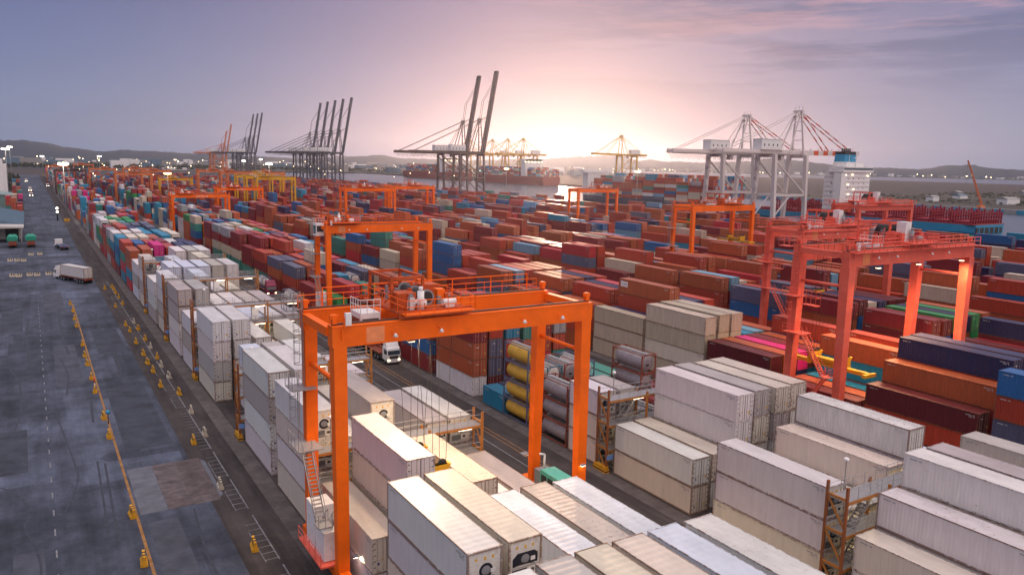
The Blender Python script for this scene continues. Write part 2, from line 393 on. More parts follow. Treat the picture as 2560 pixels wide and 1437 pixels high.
def asphalt_mat():
    """worn blue-grey asphalt: long wheel paths, resurfaced patches, dark stains"""
    m, t, b = nt('road_asphalt')
    b.inputs['Roughness'].default_value = 0.8; b.inputs['Specular IOR Level'].default_value = 0.3
    tc = N(t, 'ShaderNodeTexCoord')
    def noise(scale, sc, detail=6.0, rough=0.65):
        mp = N(t, 'ShaderNodeMapping'); mp.inputs['Scale'].default_value = sc
        t.links.new(tc.outputs['Object'], mp.inputs[0])
        n = N(t, 'ShaderNodeTexNoise', Scale=scale, Detail=detail, Roughness=rough); t.links.new(mp.outputs[0], n.inputs['Vector'])
        return n.outputs['Fac']
    def ramp(x, a, bb, c0, c1):
        r = N(t, 'ShaderNodeMapRange'); r.inputs['From Min'].default_value = a; r.inputs['From Max'].default_value = bb; r.inputs['To Min'].default_value = c0; r.inputs['To Max'].default_value = c1
        t.links.new(x, r.inputs['Value']); return r.outputs['Result']
    def mul(a, bb):
        n = N(t, 'ShaderNodeMath', operation='MULTIPLY'); t.links.new(a, n.inputs[0]); t.links.new(bb, n.inputs[1]); return n.outputs[0]
    f = ramp(noise(1.0, (0.45, 0.02, 1)), 0.3, 0.7, 0.62, 1.30)                # wheel paths
    f = mul(f, ramp(noise(0.07, (1, 1, 1), 7.0, 0.7), 0.36, 0.64, 0.50, 1.45))   # broad fields
    f = mul(f, ramp(noise(0.30, (1, 0.5, 1), 9.0, 0.75), 0.42, 0.66, 1.15, 0.62))  # stains
    f = mul(f, ramp(noise(5.0, (1, 1, 1), 3.0), 0.2, 0.8, 0.88, 1.12))
    # resurfaced rectangles
    vo = N(t, 'ShaderNodeTexVoronoi', distance='CHEBYCHEV', Scale=0.075, Randomness=0.8); mp = N(t, 'ShaderNodeMapping'); mp.inputs['Scale'].default_value = (1.3, 0.7, 1)
    t.links.new(tc.outputs['Object'], mp.inputs[0]); t.links.new(mp.outputs[0], vo.inputs['Vector'])
    sp = N(t, 'ShaderNodeSeparateColor'); t.links.new(vo.outputs['Color'], sp.inputs[0])
    f = mul(f, ramp(sp.outputs[0], 0, 1, 0.70, 1.30))
    mx = N(t, 'ShaderNodeMix', data_type='RGBA', blend_type='MULTIPLY'); mx.inputs['Factor'].default_value = 1
    mx.inputs['A'].default_value = (0.055, 0.064, 0.092, 1); t.links.new(f, mx.inputs['B'])
    t.links.new(mx.outputs['Result'], b.inputs['Base Color'])
    bp = N(t, 'ShaderNodeBump', Strength=0.15, Distance=0.02); t.links.new(noise(12.0, (1, 1, 1), 3.0), bp.inputs['Height']); t.links.new(bp.outputs[0], b.inputs['Normal'])
    return m

M['ground'] = ground_mat(); M['asphalt'] = asphalt_mat()
M['farland'] = mat('far_land', (0.030, 0.036, 0.034), 0.9, var=0.4, scale=0.01, dirt=(0.13, 0.115, 0.10), dirt_amt=0.8)
M['sandland'] = mat('reclaimed_land', (0.045, 0.040, 0.030), 0.9, var=0.5, scale=0.012, dirt=(0.15, 0.13, 0.115), dirt_amt=0.9)
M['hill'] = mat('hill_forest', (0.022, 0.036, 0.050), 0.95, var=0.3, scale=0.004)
wm, wt, wb = nt('harbour_water')
wb.inputs['Base Color'].default_value = (0.05, 0.07, 0.09, 1); wb.inputs['Roughness'].default_value = 0.26; wb.inputs['Specular IOR Level'].default_value = 0.6
wtc = N(wt, 'ShaderNodeTexCoord')
wn = N(wt, 'ShaderNodeTexNoise', Scale=0.22, Detail=5.0, Roughness=0.6); wt.links.new(wtc.outputs['Object'], wn.inputs['Vector'])
wbp = N(wt, 'ShaderNodeBump', Strength=0.35, Distance=0.6); wt.links.new(wn.outputs['Fac'], wbp.inputs['Height']); wt.links.new(wbp.outputs[0], wb.inputs['Normal'])
M['water'] = wm

def struct(name, mb, m): return tag(mb.build(name, m), kind='structure')
E = 20
struct('water', MB().quad((HX0 + E, HY0 + E, -2.6), (HX1 - E, HY0 + E, -2.6), (HX1 - E, HY1 - E, -2.6), (HX0 + E, HY1 - E, -2.6)), M['water'])
QX = 432                                                   # quay edge along Y
struct('ground', MB().box(-900, -350, -3.2, QX, 2050, 0), M['ground'])
struct('road', MB().quad((-60, -60, .006), (13.6, -60, .006), (13.6, 1500, .006), (-60, 1500, .006)), M['asphalt'])
mb = MB().box(-1450, 2050.5, -3.2, 2300, 5200, -0.2)
struct('mainland', mb, M['farland'])
mb = MB().box(790, 700, -3.2, 2600, 2049.5, -0.4); struct('far_terminal_ground', mb, M['ground'])
mb = MB().box(766, 180, -3.2, 2300, 699.5, -0.3); struct('reclaimed_land', mb, M['sandland'])
mb = MB(); ring = [(rr * math.sin(R(a)), rr * math.cos(R(a)), 0.5 if j else -3.2) for j, rr in enumerate((4990, 5000, 5600)) for a in range(24, 73, 2)]
mb.add(ring, [(j * 25 + i, j * 25 + i + 1, (j + 1) * 25 + i + 1, (j + 1) * 25 + i) for j in range(2) for i in range(24)], 0)
struct('far_shore', mb, M['farland'])

# worn concrete slab set into the road, with its joints
mb = MB()
cells = [(7.1, 9.6), (9.62, 12.0), (12.02, 14.6)]
for i, (a, b_) in enumerate(cells):
    for y0, y1 in ((79.0, 81.0), (81.03, 86.0), (86.03, 91.8)):
        mb.quad((a, y0, .014), (b_, y0, .014), (b_, y1, .014), (a, y1, .014), (0, 1, 2)[i] if y0 > 80 else (0, 2, 1)[i])
mb.quad((14.62, 79.6, .013), (15.0, 80.2, .013), (15.1, 90.6, .013), (14.62, 91.2, .013), 0)
struct('concrete_patch', mb, [mat('pale_concrete_patch', (0.12, 0.125, 0.15), 0.85, var=0.25, scale=0.6), mat('pinkish_concrete_patch', (0.118, 0.094, 0.096), 0.85, var=0.4, scale=0.8, dirt=(0.07, 0.055, 0.056), dirt_amt=0.7), mat('brownish_concrete_patch', (0.098, 0.074, 0.074), 0.85, var=0.4, scale=0.8, dirt=(0.14, 0.115, 0.11), dirt_amt=0.6)])
# resurfaced strips and square repairs
mb = MB()
for (x0, y0, x1, y1, mi) in ((-6.5, 96, -2.2, 112, 0), (7.6, 98, 12.8, 127, 0), (7.4, 60, 10.2, 77, 1), (-3.4, 62, -0.9, 76, 1), (1.6, 131, 5.2, 160, 1), (8.4, 150, 13, 171, 0), (-7, 176, -3, 200, 0), (0.8, 196, 5.0, 224, 1), (-5, 262, 13, 268, 0), (-6, 299, 13, 304, 0), (2.6, 52, 5.6, 60, 0), (10.6, 44, 13.3, 58, 1)):
    mb.quad((x0, y0, .009), (x1, y0 + .2, .009), (x1 - .1, y1, .009), (x0 + .1, y1 - .2, .009), mi)
struct('road_repairs', mb, [mat('dark_repair_asphalt', (0.036, 0.042, 0.061), 0.8, var=0.4, scale=0.35, dirt=(0.052, 0.06, 0.082), dirt_amt=0.9), mat('pale_repair_asphalt', (0.058, 0.064, 0.085), 0.85, var=0.4, scale=0.4, dirt=(0.045, 0.05, 0.07), dirt_amt=0.9)])
# dark tyre marks, drawn where trucks turned
def ribbon(mb, pts, w, z):
    P = [Vector((x, y, z)) for x, y in pts]
    Q = []
    for i in range(len(P) - 1):
        a, b, c0, d = P[max(i - 1, 0)], P[i], P[i + 1], P[min(i + 2, len(P) - 1)]
        for k in range(5):
            u = k / 5
            Q.append(0.5 * ((2 * b) + (c0 - a) * u + (2 * a - 5 * b + 4 * c0 - d) * u * u + (-a + 3 * b - 3 * c0 + d) * u ** 3))
    Q.append(P[-1])
    L_ = []
    for i, q in enumerate(Q):
        d = (Q[min(i + 1, len(Q) - 1)] - Q[max(i - 1, 0)]).normalized(); n = Vector((d.y, -d.x, 0))
        L_.append((q - n * w / 2, q + n * w / 2))
    for (a, b), (c0, d) in zip(L_, L_[1:]): mb.quad(a, b, d, c0)
mb = MB()
for pts, w in (([(-6, 70), (-5.2, 60), (-5.6, 48)], .12), ([(2.5, 150), (3.2, 138), (2.6, 126)], .25), ([(10.5, 190), (10.1, 170), (10.8, 150), (10.3, 134)], .5), ([(3.8, 200), (3.4, 175), (3.9, 152)], .4), ([(-2.0, 190), (-2.4, 170), (-1.9, 146)], .4), ([(1.0, 118), (1.3, 112.3), (1.9, 102.9), (2.3, 95.7), (2.4, 92.2), (2.0, 88.7), (1.5, 85.8), (0.8, 83.2)], .16),
               ([(-7, 93.4), (-4.7, 92.7), (-3.7, 91.0), (-2.6, 88.1), (-2.2, 85.1), (-2.1, 83.2), (-2.5, 81.5), (-1.7, 76.5), (-1.3, 71.7), (-1.6, 62)], .2),
               ([(5.2, 95.1), (5.0, 86.1), (4.9, 81.2), (4.8, 74.4)], .22), ([(4.5, 96.1), (4.3, 86.1), (4.2, 81.2), (4.0, 76)], .2),
               ([(5.5, 122), (5.2, 116), (5.05, 111)], .3), ([(9, 130), (8.2, 110), (8.6, 96)], .14), ([(11.8, 78), (11.2, 66), (12.1, 50)], .2),
               ([(-5.5, 150), (-3.5, 138), (-3, 122), (-4, 108)], .2)):
    ribbon(mb, pts, w, .012)
struct('tyre_marks', mb, mat('tyre_mark_rubber', (0.034, 0.039, 0.054), 0.75, var=0.35, scale=1.5))
# painted lines
mb = MB()
def strip(x, y0, y1, w, z=.018): mb.quad((x - w / 2, y0, z), (x + w / 2, y0, z), (x + w / 2, y1, z), (x - w / 2, y1, z))
strip(6.75, 40, 205, .26)
struct('yellow_road_line', mb, M['paintyellow'])
mb = MB()
y = 46
while y < 215: strip(-0.1, y, y + 1.5, .13); y += 4.6
yy = 44.0
while yy < 232:
    L_ = rng.choice((7.5, 9, 11))
    strip(16.45, yy, yy + L_ + .8, .13)
    if rng.random() < .6: strip(15.28, yy, yy + L_ * .7, .07)
    k = yy + .3
    while k < yy + L_: mb.quad((15.3, k, .018), (16.37, k, .018), (16.37, k + .10, .018), (15.3, k + .10, .018)); k += 1.25
    yy += L_ + rng.uniform(1.0, 2.6)
X0 = [20.6 + 33.6 * k for k in range(10)]
for k in range(10):
    for dx in (23.6, 26.2): strip(X0[k] + dx, 20, 560, .16)
struct('white_road_lines', mb, M['paintwhite'])
mb = MB()
for k in range(10):
    for dx in (27.8, 28.5): strip(X0[k] + dx, 20, 560, .13)
struct('yellow_lane_lines', mb, M['paintyellow'])
# rail-less crane runways: pale concrete strips under the gantry wheels
mb = MB()
for k in range(10):
    for dx in (-1.15, 22.35): mb.quad((X0[k] + dx - .9, 20, .010), (X0[k] + dx + .9, 20, .010), (X0[k] + dx + .9, 900, .010), (X0[k] + dx - .9, 900, .010))
struct('crane_runways', mb, mat('runway_concrete', (0.105, 0.088, 0.085), 0.85, var=0.35, scale=0.5))

# hills: a long ridge with its own front slope, height by bearing
prof = [(-8, 90), (-3, 130), (-2, 150), (-0.5, 162), (1, 140), (2.5, 95), (4, 66), (6, 92), (8, 78), (10, 66), (13, 48), (17, 40), (20, 70), (22, 92), (24, 60), (28, 55), (33, 75), (37, 130), (39, 150), (41, 95), (45, 82), (48, 110), (50.5, 150), (52, 120), (55, 66), (59, 62), (61.5, 110), (64, 70), (67, 56), (72, 60)]
def hgt(a):
    for (a0, h0), (a1, h1) in zip(prof, prof[1:]):
        if a0 <= a <= a1:
            u = (a - a0) / (a1 - a0); u = u * u * (3 - 2 * u); return h0 + (h1 - h0) * u
    return prof[-1][1]
from mathutils import noise as mnoise
vs, fs = [], []
na = 320; rows = [(5150, 0.0), (5350, .30), (5650, .55), (5950, .82), (6200, 1.0), (6550, .5)]
for j, (rad, hf) in enumerate(rows):
    for i in range(na + 1):
        a = -7 + 78 * i / na
        w = mnoise.noise(Vector((a * 0.9, j * 0.7, 0))) * .12 + mnoise.noise(Vector((a * 3.1, j * 1.3, 5))) * .06
        h = (34 + (hgt(a) - 34) * .64) * hf * (1 + w) + (8 * mnoise.noise(Vector((a * 6, j, 9))) if hf else 0)
        vs.append((rad * math.sin(R(a)), rad * math.cos(R(a)), max(h, 0.0) + (1.0 if hf else 0)))
for j in range(len(rows) - 1):
    for i in range(na):
        q = j * (na + 1) + i; fs.append((q, q + 1, q + na + 2, q + na + 1))
mb = MB(); mb.add(vs, fs, 0, True)
struct('hills', mb, M['hill'])
# ------------------------------------------------------------------ containers
PAL = {  # code: (words, linear colour)
 'W': ('white', (0.64, 0.60, 0.59)), 'V': ('dusty grey white', (0.42, 0.375, 0.355)), 'U': ('cream white', (0.62, 0.54, 0.45)), 'X': ('bluish white', (0.55, 0.585, 0.66)),
 'm': ('maroon', (0.23, 0.017, 0.022)), 'r': ('rust red', (0.42, 0.048, 0.022)), 'b': ('brown', (0.41, 0.088, 0.030)), 'd': ('dark red', (0.12, 0.010, 0.017)), 'R': ('bright red', (0.46, 0.022, 0.032)),  # maroon, rust red, brown lifted: part of the warm glare wash is in the colour
 't': ('teal blue', (0.015, 0.21, 0.34)), 'B': ('blue', (0.018, 0.11, 0.29)), 'n': ('navy blue', (0.020, 0.024, 0.085)), 'l': ('slate grey', (0.095, 0.10, 0.16)), 'L': ('light blue', (0.16, 0.34, 0.47)),
 'g': ('grey', (0.34, 0.34, 0.35)), 'S': ('silver white', (0.62, 0.60, 0.60)), 'e': ('beige', (0.56, 0.46, 0.35)), 'G': ('green', (0.015, 0.24, 0.06)), 's': ('sea green', (0.045, 0.22, 0.18)), 'o': ('orange', (0.55, 0.13, 0.012)), 'p': ('pink', (0.62, 0.016, 0.19)),
 'T': ('white tank', None), 'Y': ('yellow tank', None), 'Q': ('grey tank', None)}
REEF = 'WVUX'; TANK = 'TYQ'
PITCH_R = 2.88
def yfar(k, b):
    if k == 2:
        if b <= 5: return (41.2, 56.4, 69.9, 83.5, 97.8, 112.3)[b]
        return 112.3 + 14.9 * (b - 5)
    return 34.6 + 15.05 * b
def blen(k, b): return 13.72 if k == 2 and b in (0, 1, 4, 5) else 12.19

# near | far halves with a bar are twenty-foot boxes
SPEC = {
 0: {0: ['VWWW', 'WWUV', 'WVWU', 'WUWU', 'WWVX', 'WUWW'],
     1: ['WUWW', 'WWUU', 'UW', 'WWX', 'UWV', 'WUX'],
     2: ['WU', 'WUUW', 'VU', 'WWU', 'UW', 'UV'],
     3: ['UWUW', 'WUW', 'WWWV', 'UW', 'WUV', 'WVW'],
     4: ['WWVW', 'WWUW', 'WW', 'WV', 'UW', 'W'],
     5: ['', 'WUX', 'WWV', 'WVW', 'WU', 'WW'],
     6: ['UVWW', 'WUWW', 'WWW', 'WW', 'UVW', 'W'],
     7: ['WVW', 'WWU', 'WWX', 'WUX', 'WWW', 'WUV'],
     8: ['WWVV', 'WUWV', 'UWW', 'VWW', 'WUV', 'WUV'],
     9: ['UVWW', 'WWV', 'UWWX', 'WUW', 'UWU', 'UW'],
     10: ['VWW', 'WUWX', 'WWXX', 'UWVX', 'WWUV', 'WUUW'],
     11: ['UVWU', 'WWW', 'tBtX', 'WVU', 'UWVU', 'WUU'],
     12: ['XVW', 'nlR', 'BtB', 'WVUW', 'WUWV', 'WUWW'],
     13: ['RtNb'.replace('N', 'b'), 'mrbb', 'tBtp', 'mbrr', 'bnln', 'mrbn'],
     14: ['tRsr', 'ttbB', 'rmbr', 'bmbm', 'rbmS', 'bmrn'],
     15: ['mtBt', 'lGUU', 'rbUU', 'Gttb', 'brmt', 'smbU'],
     16: ['rmtW', 'ntBW', 'bWbW', 'nmGt', 'mbrt', 'rbUU'],
     17: ['gbsg', 'mrbr', 'rnln', 'bmrt', 'blrl', 'mmr'],
     18: ['Rbrm', 'mbrb', 'rSbl', 'mltl', 'rbml', 'bSs'],
     19: ['RsbW', 'GsGe', 'WsGs', 'eGsG', 'tsB', 'brtb'],
     20: ['UsGS', 'WeWG', 'GesG', 'sGGG', 'BtB', 'trs']},
 1: {0: ['WU', 'UWW', 'WWUW', 'UWWV', 'WVU', 'WUWV'],
     1: ['UWW', 'WU', 'UW', 'WUU', 'WUWS', 'WUX'],
     2: ['UW', 'WU', 'WUWW', 'WWUV', 'UWVU', 'WUWU'],
     3: ['UUW|QQQ', 'WUV|dd', 'VT|TT', 'QQ|T', 'Tm|QQQQ', 'rm'],
     4: ['YYYY|t', 'mTT|T', 'YQQ|TY', 'rrT', 'bs|rT', 'ms'],
     5: ['Sbbmb', 'dllrr', 'mdrtR', 'rmbst', 'mRrm', 'bsrg'],
     6: ['mBb', 'mnb', 'rlr', 'mbrb', 'brm', 'rbe'],
     7: ['mrb', 'rbm', 'bT|rTT', 'ms', 'eb', 'meb'],
     8: ['RG|b', 'rGT|m', 'mRR|TT', 'rb', 'se', 'eeb'],
     9: ['mG|GG', 'bdR', 'tTs|bT', 'sl|R', 'rb', 'rRb'],
     10: ['rm', 'bmr', 'rTt|T', 'mTT|l', 'sll', 'bre'],
     11: ['mrl', 'rmb', 'bnBe', 'eB', 'rbm', 'mrt'],
     12: ['mbl', 'mml', 'Bmr', 'ebB', 'rmb', 'rmR'],
     13: ['smr', 'smb', 'rbmr', 'mbr', 'tbmS', 'mRrt'],
     14: ['smm', 'ebmm', 'oemr', 'mBom', 'rtbb', 'rltB'],
     15: ['semm', 'tomm', 'lbrr', 'bmrt', 'brbn', 'bLrr'],
     16: ['semg', 'mnrr', 'mreS', 'mbtG', 'rRtb', 'rblb'],
     17: ['semg', 'mnee', 'rBte', 'rBtG', 'mrbb', 'RmmR'],
     18: ['mbmm', 'BBeB', 'rtBm', 'mbBt', 'BBrb', 'mRmR']},
 2: {1: ['mrd', 'rrmb', 'bbmrn', 'bmbnn', 'dbmr', 'rmbb'],
     2: ['dm', 'rb', 'mt', 'dbtb', 'nbm', 'rbmr'],
     3: ['mdd', 'mbb', 'Bnp', 'mtm', 'rBb', 'tbBr'],
     4: ['eUee', 'eeee', 'eeee', 'mBt', 'rmL', 'tLb'],
     5: ['eee', 'ebn', 'mrbrb', 'mnlb', 'rrbn', 'bRdr'],
     6: ['brr', 'rbb', 'mbrr', 'mbln', 'rdRR', 'mbb'],
     7: ['lrb', 'blr', 'rblb', 'bnBb', 'rbln', 'mbrr'],
     8: ['rLlb', 'mblL', 'brnr', 'mrrb', 'rbLb', 'gbrb']},
 3: {2: ['mdr', 'bmd', 'Ltm', 'rbdn', 'mbdn', 'mrn'],
     3: ['rbdm', 'dBBm', 'mbnG', 'rnbn', 'mdGG', 'rmdb'],
     4: ['drbm', 'mrBd', 'dmBe', 'mrbn', 'rGGd', 'mbnd']},
}
WEIGHT = {0: 'mmrrbbbtttBBnlgSeeWUGsopR', 1: 'mmmrrrrbbbbtttBBnlgSeUGsoR'}
def random_stack(k, b, r):
    pal = WEIGHT.get(k, 'mmmmmrrrrrrrbbbbbbbbbbtLBBnlleeRs')
    if k >= 7 and b < 16: pal = 'mmmmddrrrbbbbbttBnnlRG'
    n = rng.choices((2, 3, 4, 5), (1, 5, 9, 3) if k < 8 else (3, 6, 1, 0))[0]
    # neighbours often come from one shipper
    s = ''
    c = rng.choice(pal)
    for i in range(n):
        if rng.random() < 0.65: c = rng.choice(pal)
        s += c
    if rng.random() < 0.05: return ''
    return s

BOX = []       # every container: dict
for k in range(10):
    bmax = 90 if k < 2 else (78 if k < 5 else 62)
    for b in range(0, bmax):
        yf = yfar(k, b)
        if b in (28, 29) or (k > 3 and b in (14, 45, 46)) or b in (62, 63): continue       # cross roads
        L = blen(k, b)
        zs = SPEC.get(k, {}).get(b)
        for r in range(6):
            x = X0[k] + PITCH_R * r
            if zs is not None: st = zs[r]
            else: st = random_stack(k, b, r)
            # keep only what lies near the view
            m = to_px((x + 1.2, yf - L / 2, 6))
            if m is None or m[0] < -260 or m[0] > 2900 or m[1] > 1900: continue
            halves = st.split('|')
            if len(halves) == 2: parts = [(halves[0], yf - L, 6.06), (halves[1], yf - 6.06, 6.06)]
            else: parts = [(st, yf - L, L)]
            for s_, yn, ln in parts:
                z = 0.0
                jx = rng.uniform(-.08, .08); jy = rng.uniform(-.22, .22)
                for ti, ch in enumerate(s_):
                    if ch in TANK: ln2 = 6.06
                    else: ln2 = ln
                    H = 2.896 if ch in REEF or (ch in 'eS' and k in (1, 2)) else (2.591 if rng.random() < 0.55 or ln2 < 7 else 2.896)
                    if k == 2 and ch not in 'e': H = 2.70
                    BOX.append(dict(k=k, b=b, r=r, t=ti, n=len(s_), c=ch, x=x + jx + rng.uniform(-.03, .03), y=yn + jy + rng.uniform(-.05, .05), z=z, L=ln2, H=H, half=(0 if len(halves) < 2 else (1 if yn < yf - 7 else 2))))
                    z += H + .012
# which boxes the camera can see: rays against all boxes
vs, fs, own = [], [], []
for i, c in enumerate(BOX):
    o = len(vs); x, y, z, L, H = c['x'], c['y'], c['z'], c['L'], c['H']
    vs += [(x, y, z), (x + 2.44, y, z), (x + 2.44, y + L, z), (x, y + L, z), (x, y, z + H), (x + 2.44, y, z + H), (x + 2.44, y + L, z + H), (x, y + L, z + H)]
    for f in ((4, 5, 6, 7), (0, 1, 5, 4), (1, 2, 6, 5), (2, 3, 7, 6), (3, 0, 4, 7)):
        fs.append(tuple(o + q for q in f)); own.append(i)
bvh = BVHTree.FromPolygons(vs, fs)
cnt = [0] * len(BOX)
cpos = Vector((0, 0, CAMH))
STEP = 5.0
yy = 400.0
while yy < 1437:
    xx = 2.0
    while xx < 2560:
        d = fw + r2 * ((xx - 1280) / FPX) - u2 * ((yy - 718.5) / FPX)
        h = bvh.ray_cast(cpos, d, 2500)
        if h[2] is not None: cnt[own[h[2]]] += 1
        xx += STEP
    yy += STEP
for i, c in enumerate(BOX): c['px'] = cnt[i]
dry = sorted((c for c in BOX if c['c'] not in REEF + TANK), key=lambda c: -c['px'])
reef = sorted((c for c in BOX if c['c'] in REEF), key=lambda c: -c['px'])
tank = [c for c in BOX if c['c'] in TANK]
solo_dry = [c for c in dry if c['px'] > 0][:300]
solo_reef = [c for c in reef if c['px'] > 0][:300]
for c in BOX: c['solo'] = False
for c in solo_dry + solo_reef: c['solo'] = True
for c in tank: c['solo'] = c['px'] > 0
print('containers', len(BOX), 'reef seen', len(solo_reef), 'dry seen', sum(1 for c in dry if c['px'] > 0), 'tanks', sum(1 for c in tank if c['px'] > 0), 'last dry px', solo_dry[-1]['px'])

M['codewhite'] = mat('container_code_white', (0.5, 0.48, 0.46), 0.7)
# --- container meshes
def corr(L, a, b, pitch, x_out, x_in):
    ys = []; y = a; i = 0
    prof_ = (x_out, x_out, x_in, x_in)
    step = (pitch * .26, pitch * .24, pitch * .26, pitch * .24)
    while y < b:
        ys.append((y, prof_[i % 4])); y += step[i % 4]; i += 1
    ys.append((b, x_out)); return ys
def shell_mesh(L, H, kind, near):
    """side walls, floor and ends; near: 'door' 'unit' leave the near end open, 'wall' closes it"""
    mb = MB()
    if kind == 'reefer': pitch, xo, xi = .30, .022, .034
    else: pitch, xo, xi = .28, .022, .058
    for side in (0, 1):
        pts = corr(L, .13, L - .13, pitch, xo, xi)
        fx = (lambda v: v) if side == 0 else (lambda v: 2.44 - v)
        o = [(fx(v), y, .15) for y, v in pts] + [(fx(v), y, H - .06) for y, v in pts]
        n = len(pts)
        mb.add(o, [((i, i + n, i + n + 1, i + 1) if side == 0 else (i, i + 1, i + n + 1, i + n)) for i in range(n - 1)])
    # lines of code lettering, too small to read, near the ends
    for (ya, yb, zz) in ((.45, 1.5, H - .42), (.45, 1.1, H - .60), (L - 1.5, L - .4, H - .42)):
        n_ = int((yb - ya) / .13)
        for i in range(n_):
            if i == n_ // 3: continue
            mb.quad((xo - .006, ya + i * .13 + .085, zz), (xo - .006, ya + i * .13, zz), (xo - .006, ya + i * .13, zz + .11), (xo - .006, ya + i * .13 + .085, zz + .11), 1)
    mb.quad((.1, L - .05, .15), (2.34, L - .05, .15), (2.34, L - .05, H - .06), (.1, L - .05, H - .06))
    mb.quad((.05, .1, .13), (.05, L - .1, .13), (2.39, L - .1, .13), (2.39, .1, .13))
    if near == 'wall':
        pts = corr(L, .13, 2.31, .24, .03, .07)
        n = len(pts)
        mb.add([(y, v, .15) for y, v in pts] + [(y, v, H - .1) for y, v in pts], [(i, i + 1, i + n + 1, i + n) for i in range(n - 1)])
    else:
        mb.quad((.1, .14, .15), (2.34, .14, .15), (2.34, .14, H - .06), (.1, .14, H - .06))
    return mb.mesh('container_shell', [M['rshell' if kind == 'reefer' else 'shell'], M['codewhite'] if kind != 'reefer' else M['grey']])
def roof_mesh(L, H, kind):
    mb = MB()
    if kind == 'reefer': pitch, zo, zi = .62, .018, .026
    else: pitch, zo, zi = .40, .020, .042
    pts = corr(L, .12, L - .12, pitch, zo, zi)
    o = [(.06, y, H - v) for y, v in pts] + [(2.38, y, H - v) for y, v in pts]
    n = len(pts)
    mb.add(o, [(i, i + n, i + n + 1, i + 1) for i in range(n - 1)])
    return mb.mesh('container_roof', [M['rroof' if kind == 'reefer' else 'roof']])
def frame_mesh(L, H):
    mb = MB()
    for x in (0, 2.44 - .12):
        for y in (0, L - .12): mb.box(x, y, .118, x + .12, y + .12, H - .118)
    for x in (.004, 2.44 - .064):
        mb.box(x, .12, .02, x + .06, L - .12, .16); mb.box(x, .12, H - .10, x + .06, L - .12, H - .012)
    for y in (.004, L - .104):
        mb.box(.12, y, .02, 2.32, y + .10, .155); mb.box(.12, y, H - .13, 2.32, y + .10, H - .010)
    for x in (-.004, 2.444 - .165):
        for y in (-.004, L - .176):
            for z in (0, H - .118): mb.box(x, y, z, x + .165, y + .18, z + .118)
    return mb.mesh('container_frame', [M['frame']])
def door_mesh(H, x0, x1, kind):
    mb = MB()
    mb.box(x0, .035, .17, x1, .075, H - .14, 0)
    if kind != 'reefer':
        for i in range(4):
            z = .35 + i * (H - .55) / 4
            mb.box(x0 + .07, .022, z, x1 - .07, .034, z + (H - .55) / 4 * .72, 0)
    else:
        for i in range(5):
            z = .45 + i * (H - .8) / 4.2
            xh = x0 + .0 if x0 < 1 else x1 - .16
            mb.box(xh, .018, z, xh + .16, .034, z + .07, 1)
    mb.box(x0 + (.0 if x0 > 1 else x1 - x0 - .03), .028, .17, x0 + (.03 if x0 > 1 else x1 - x0), .034, H - .14, 1)
    # placards
    if kind == 'reefer':
        if x0 < 1: mb.box(x0 + .30, .030, .62, x0 + .48, .034, .84, 2).box(x0 + .66, .030, .95, x0 + .82, .034, 1.12, 3)
        else: mb.box(x0 + .55, .030, .72, x0 + .76, .034, .95, 3).box(x0 + .9, .030, .55, x0 + 1.02, .034, .70, 2)
    else:
        mb.box(x0 + .78, .017, .75, x0 + .96, .021, .98, 3) if x0 > 1 else mb.box(x0 + .5, .017, H - .75, x0 + .9, .021, H - .66, 4)
    return mb.mesh('container_door', [M['rshell' if kind == 'reefer' else 'shell'], M['gap'], M['sticker2'], M['sticker'], M['white']])
def rods_mesh(H, x0, x1):
    mb = MB()
    for u in (.27, .70):
        x = x0 + (x1 - x0) * u
        mb.tube((x, .008, .12), (x, .008, H - .10), .019, 5)
        for z in (.24, H * .35, H * .68, H - .22): mb.box(x - .05, -.004, z, x + .05, .03, z + .05)
    mb.tube((x0 + (x1 - x0) * .27, -.006, 1.05), (x0 + (x1 - x0) * .62, -.006, 1.02), .014, 4)
    return mb.mesh('lock_rods', [M['rod']])
M['unitwhite'] = mat('refrigeration_unit_white', (0.66, 0.63, 0.58), 0.5, var=0.12, dirt=(0.3, 0.22, 0.14), dirt_amt=0.6, scale=3)
M['navyfan'] = mat('fan_opening_dark', (0.012, 0.015, 0.028), 0.5)
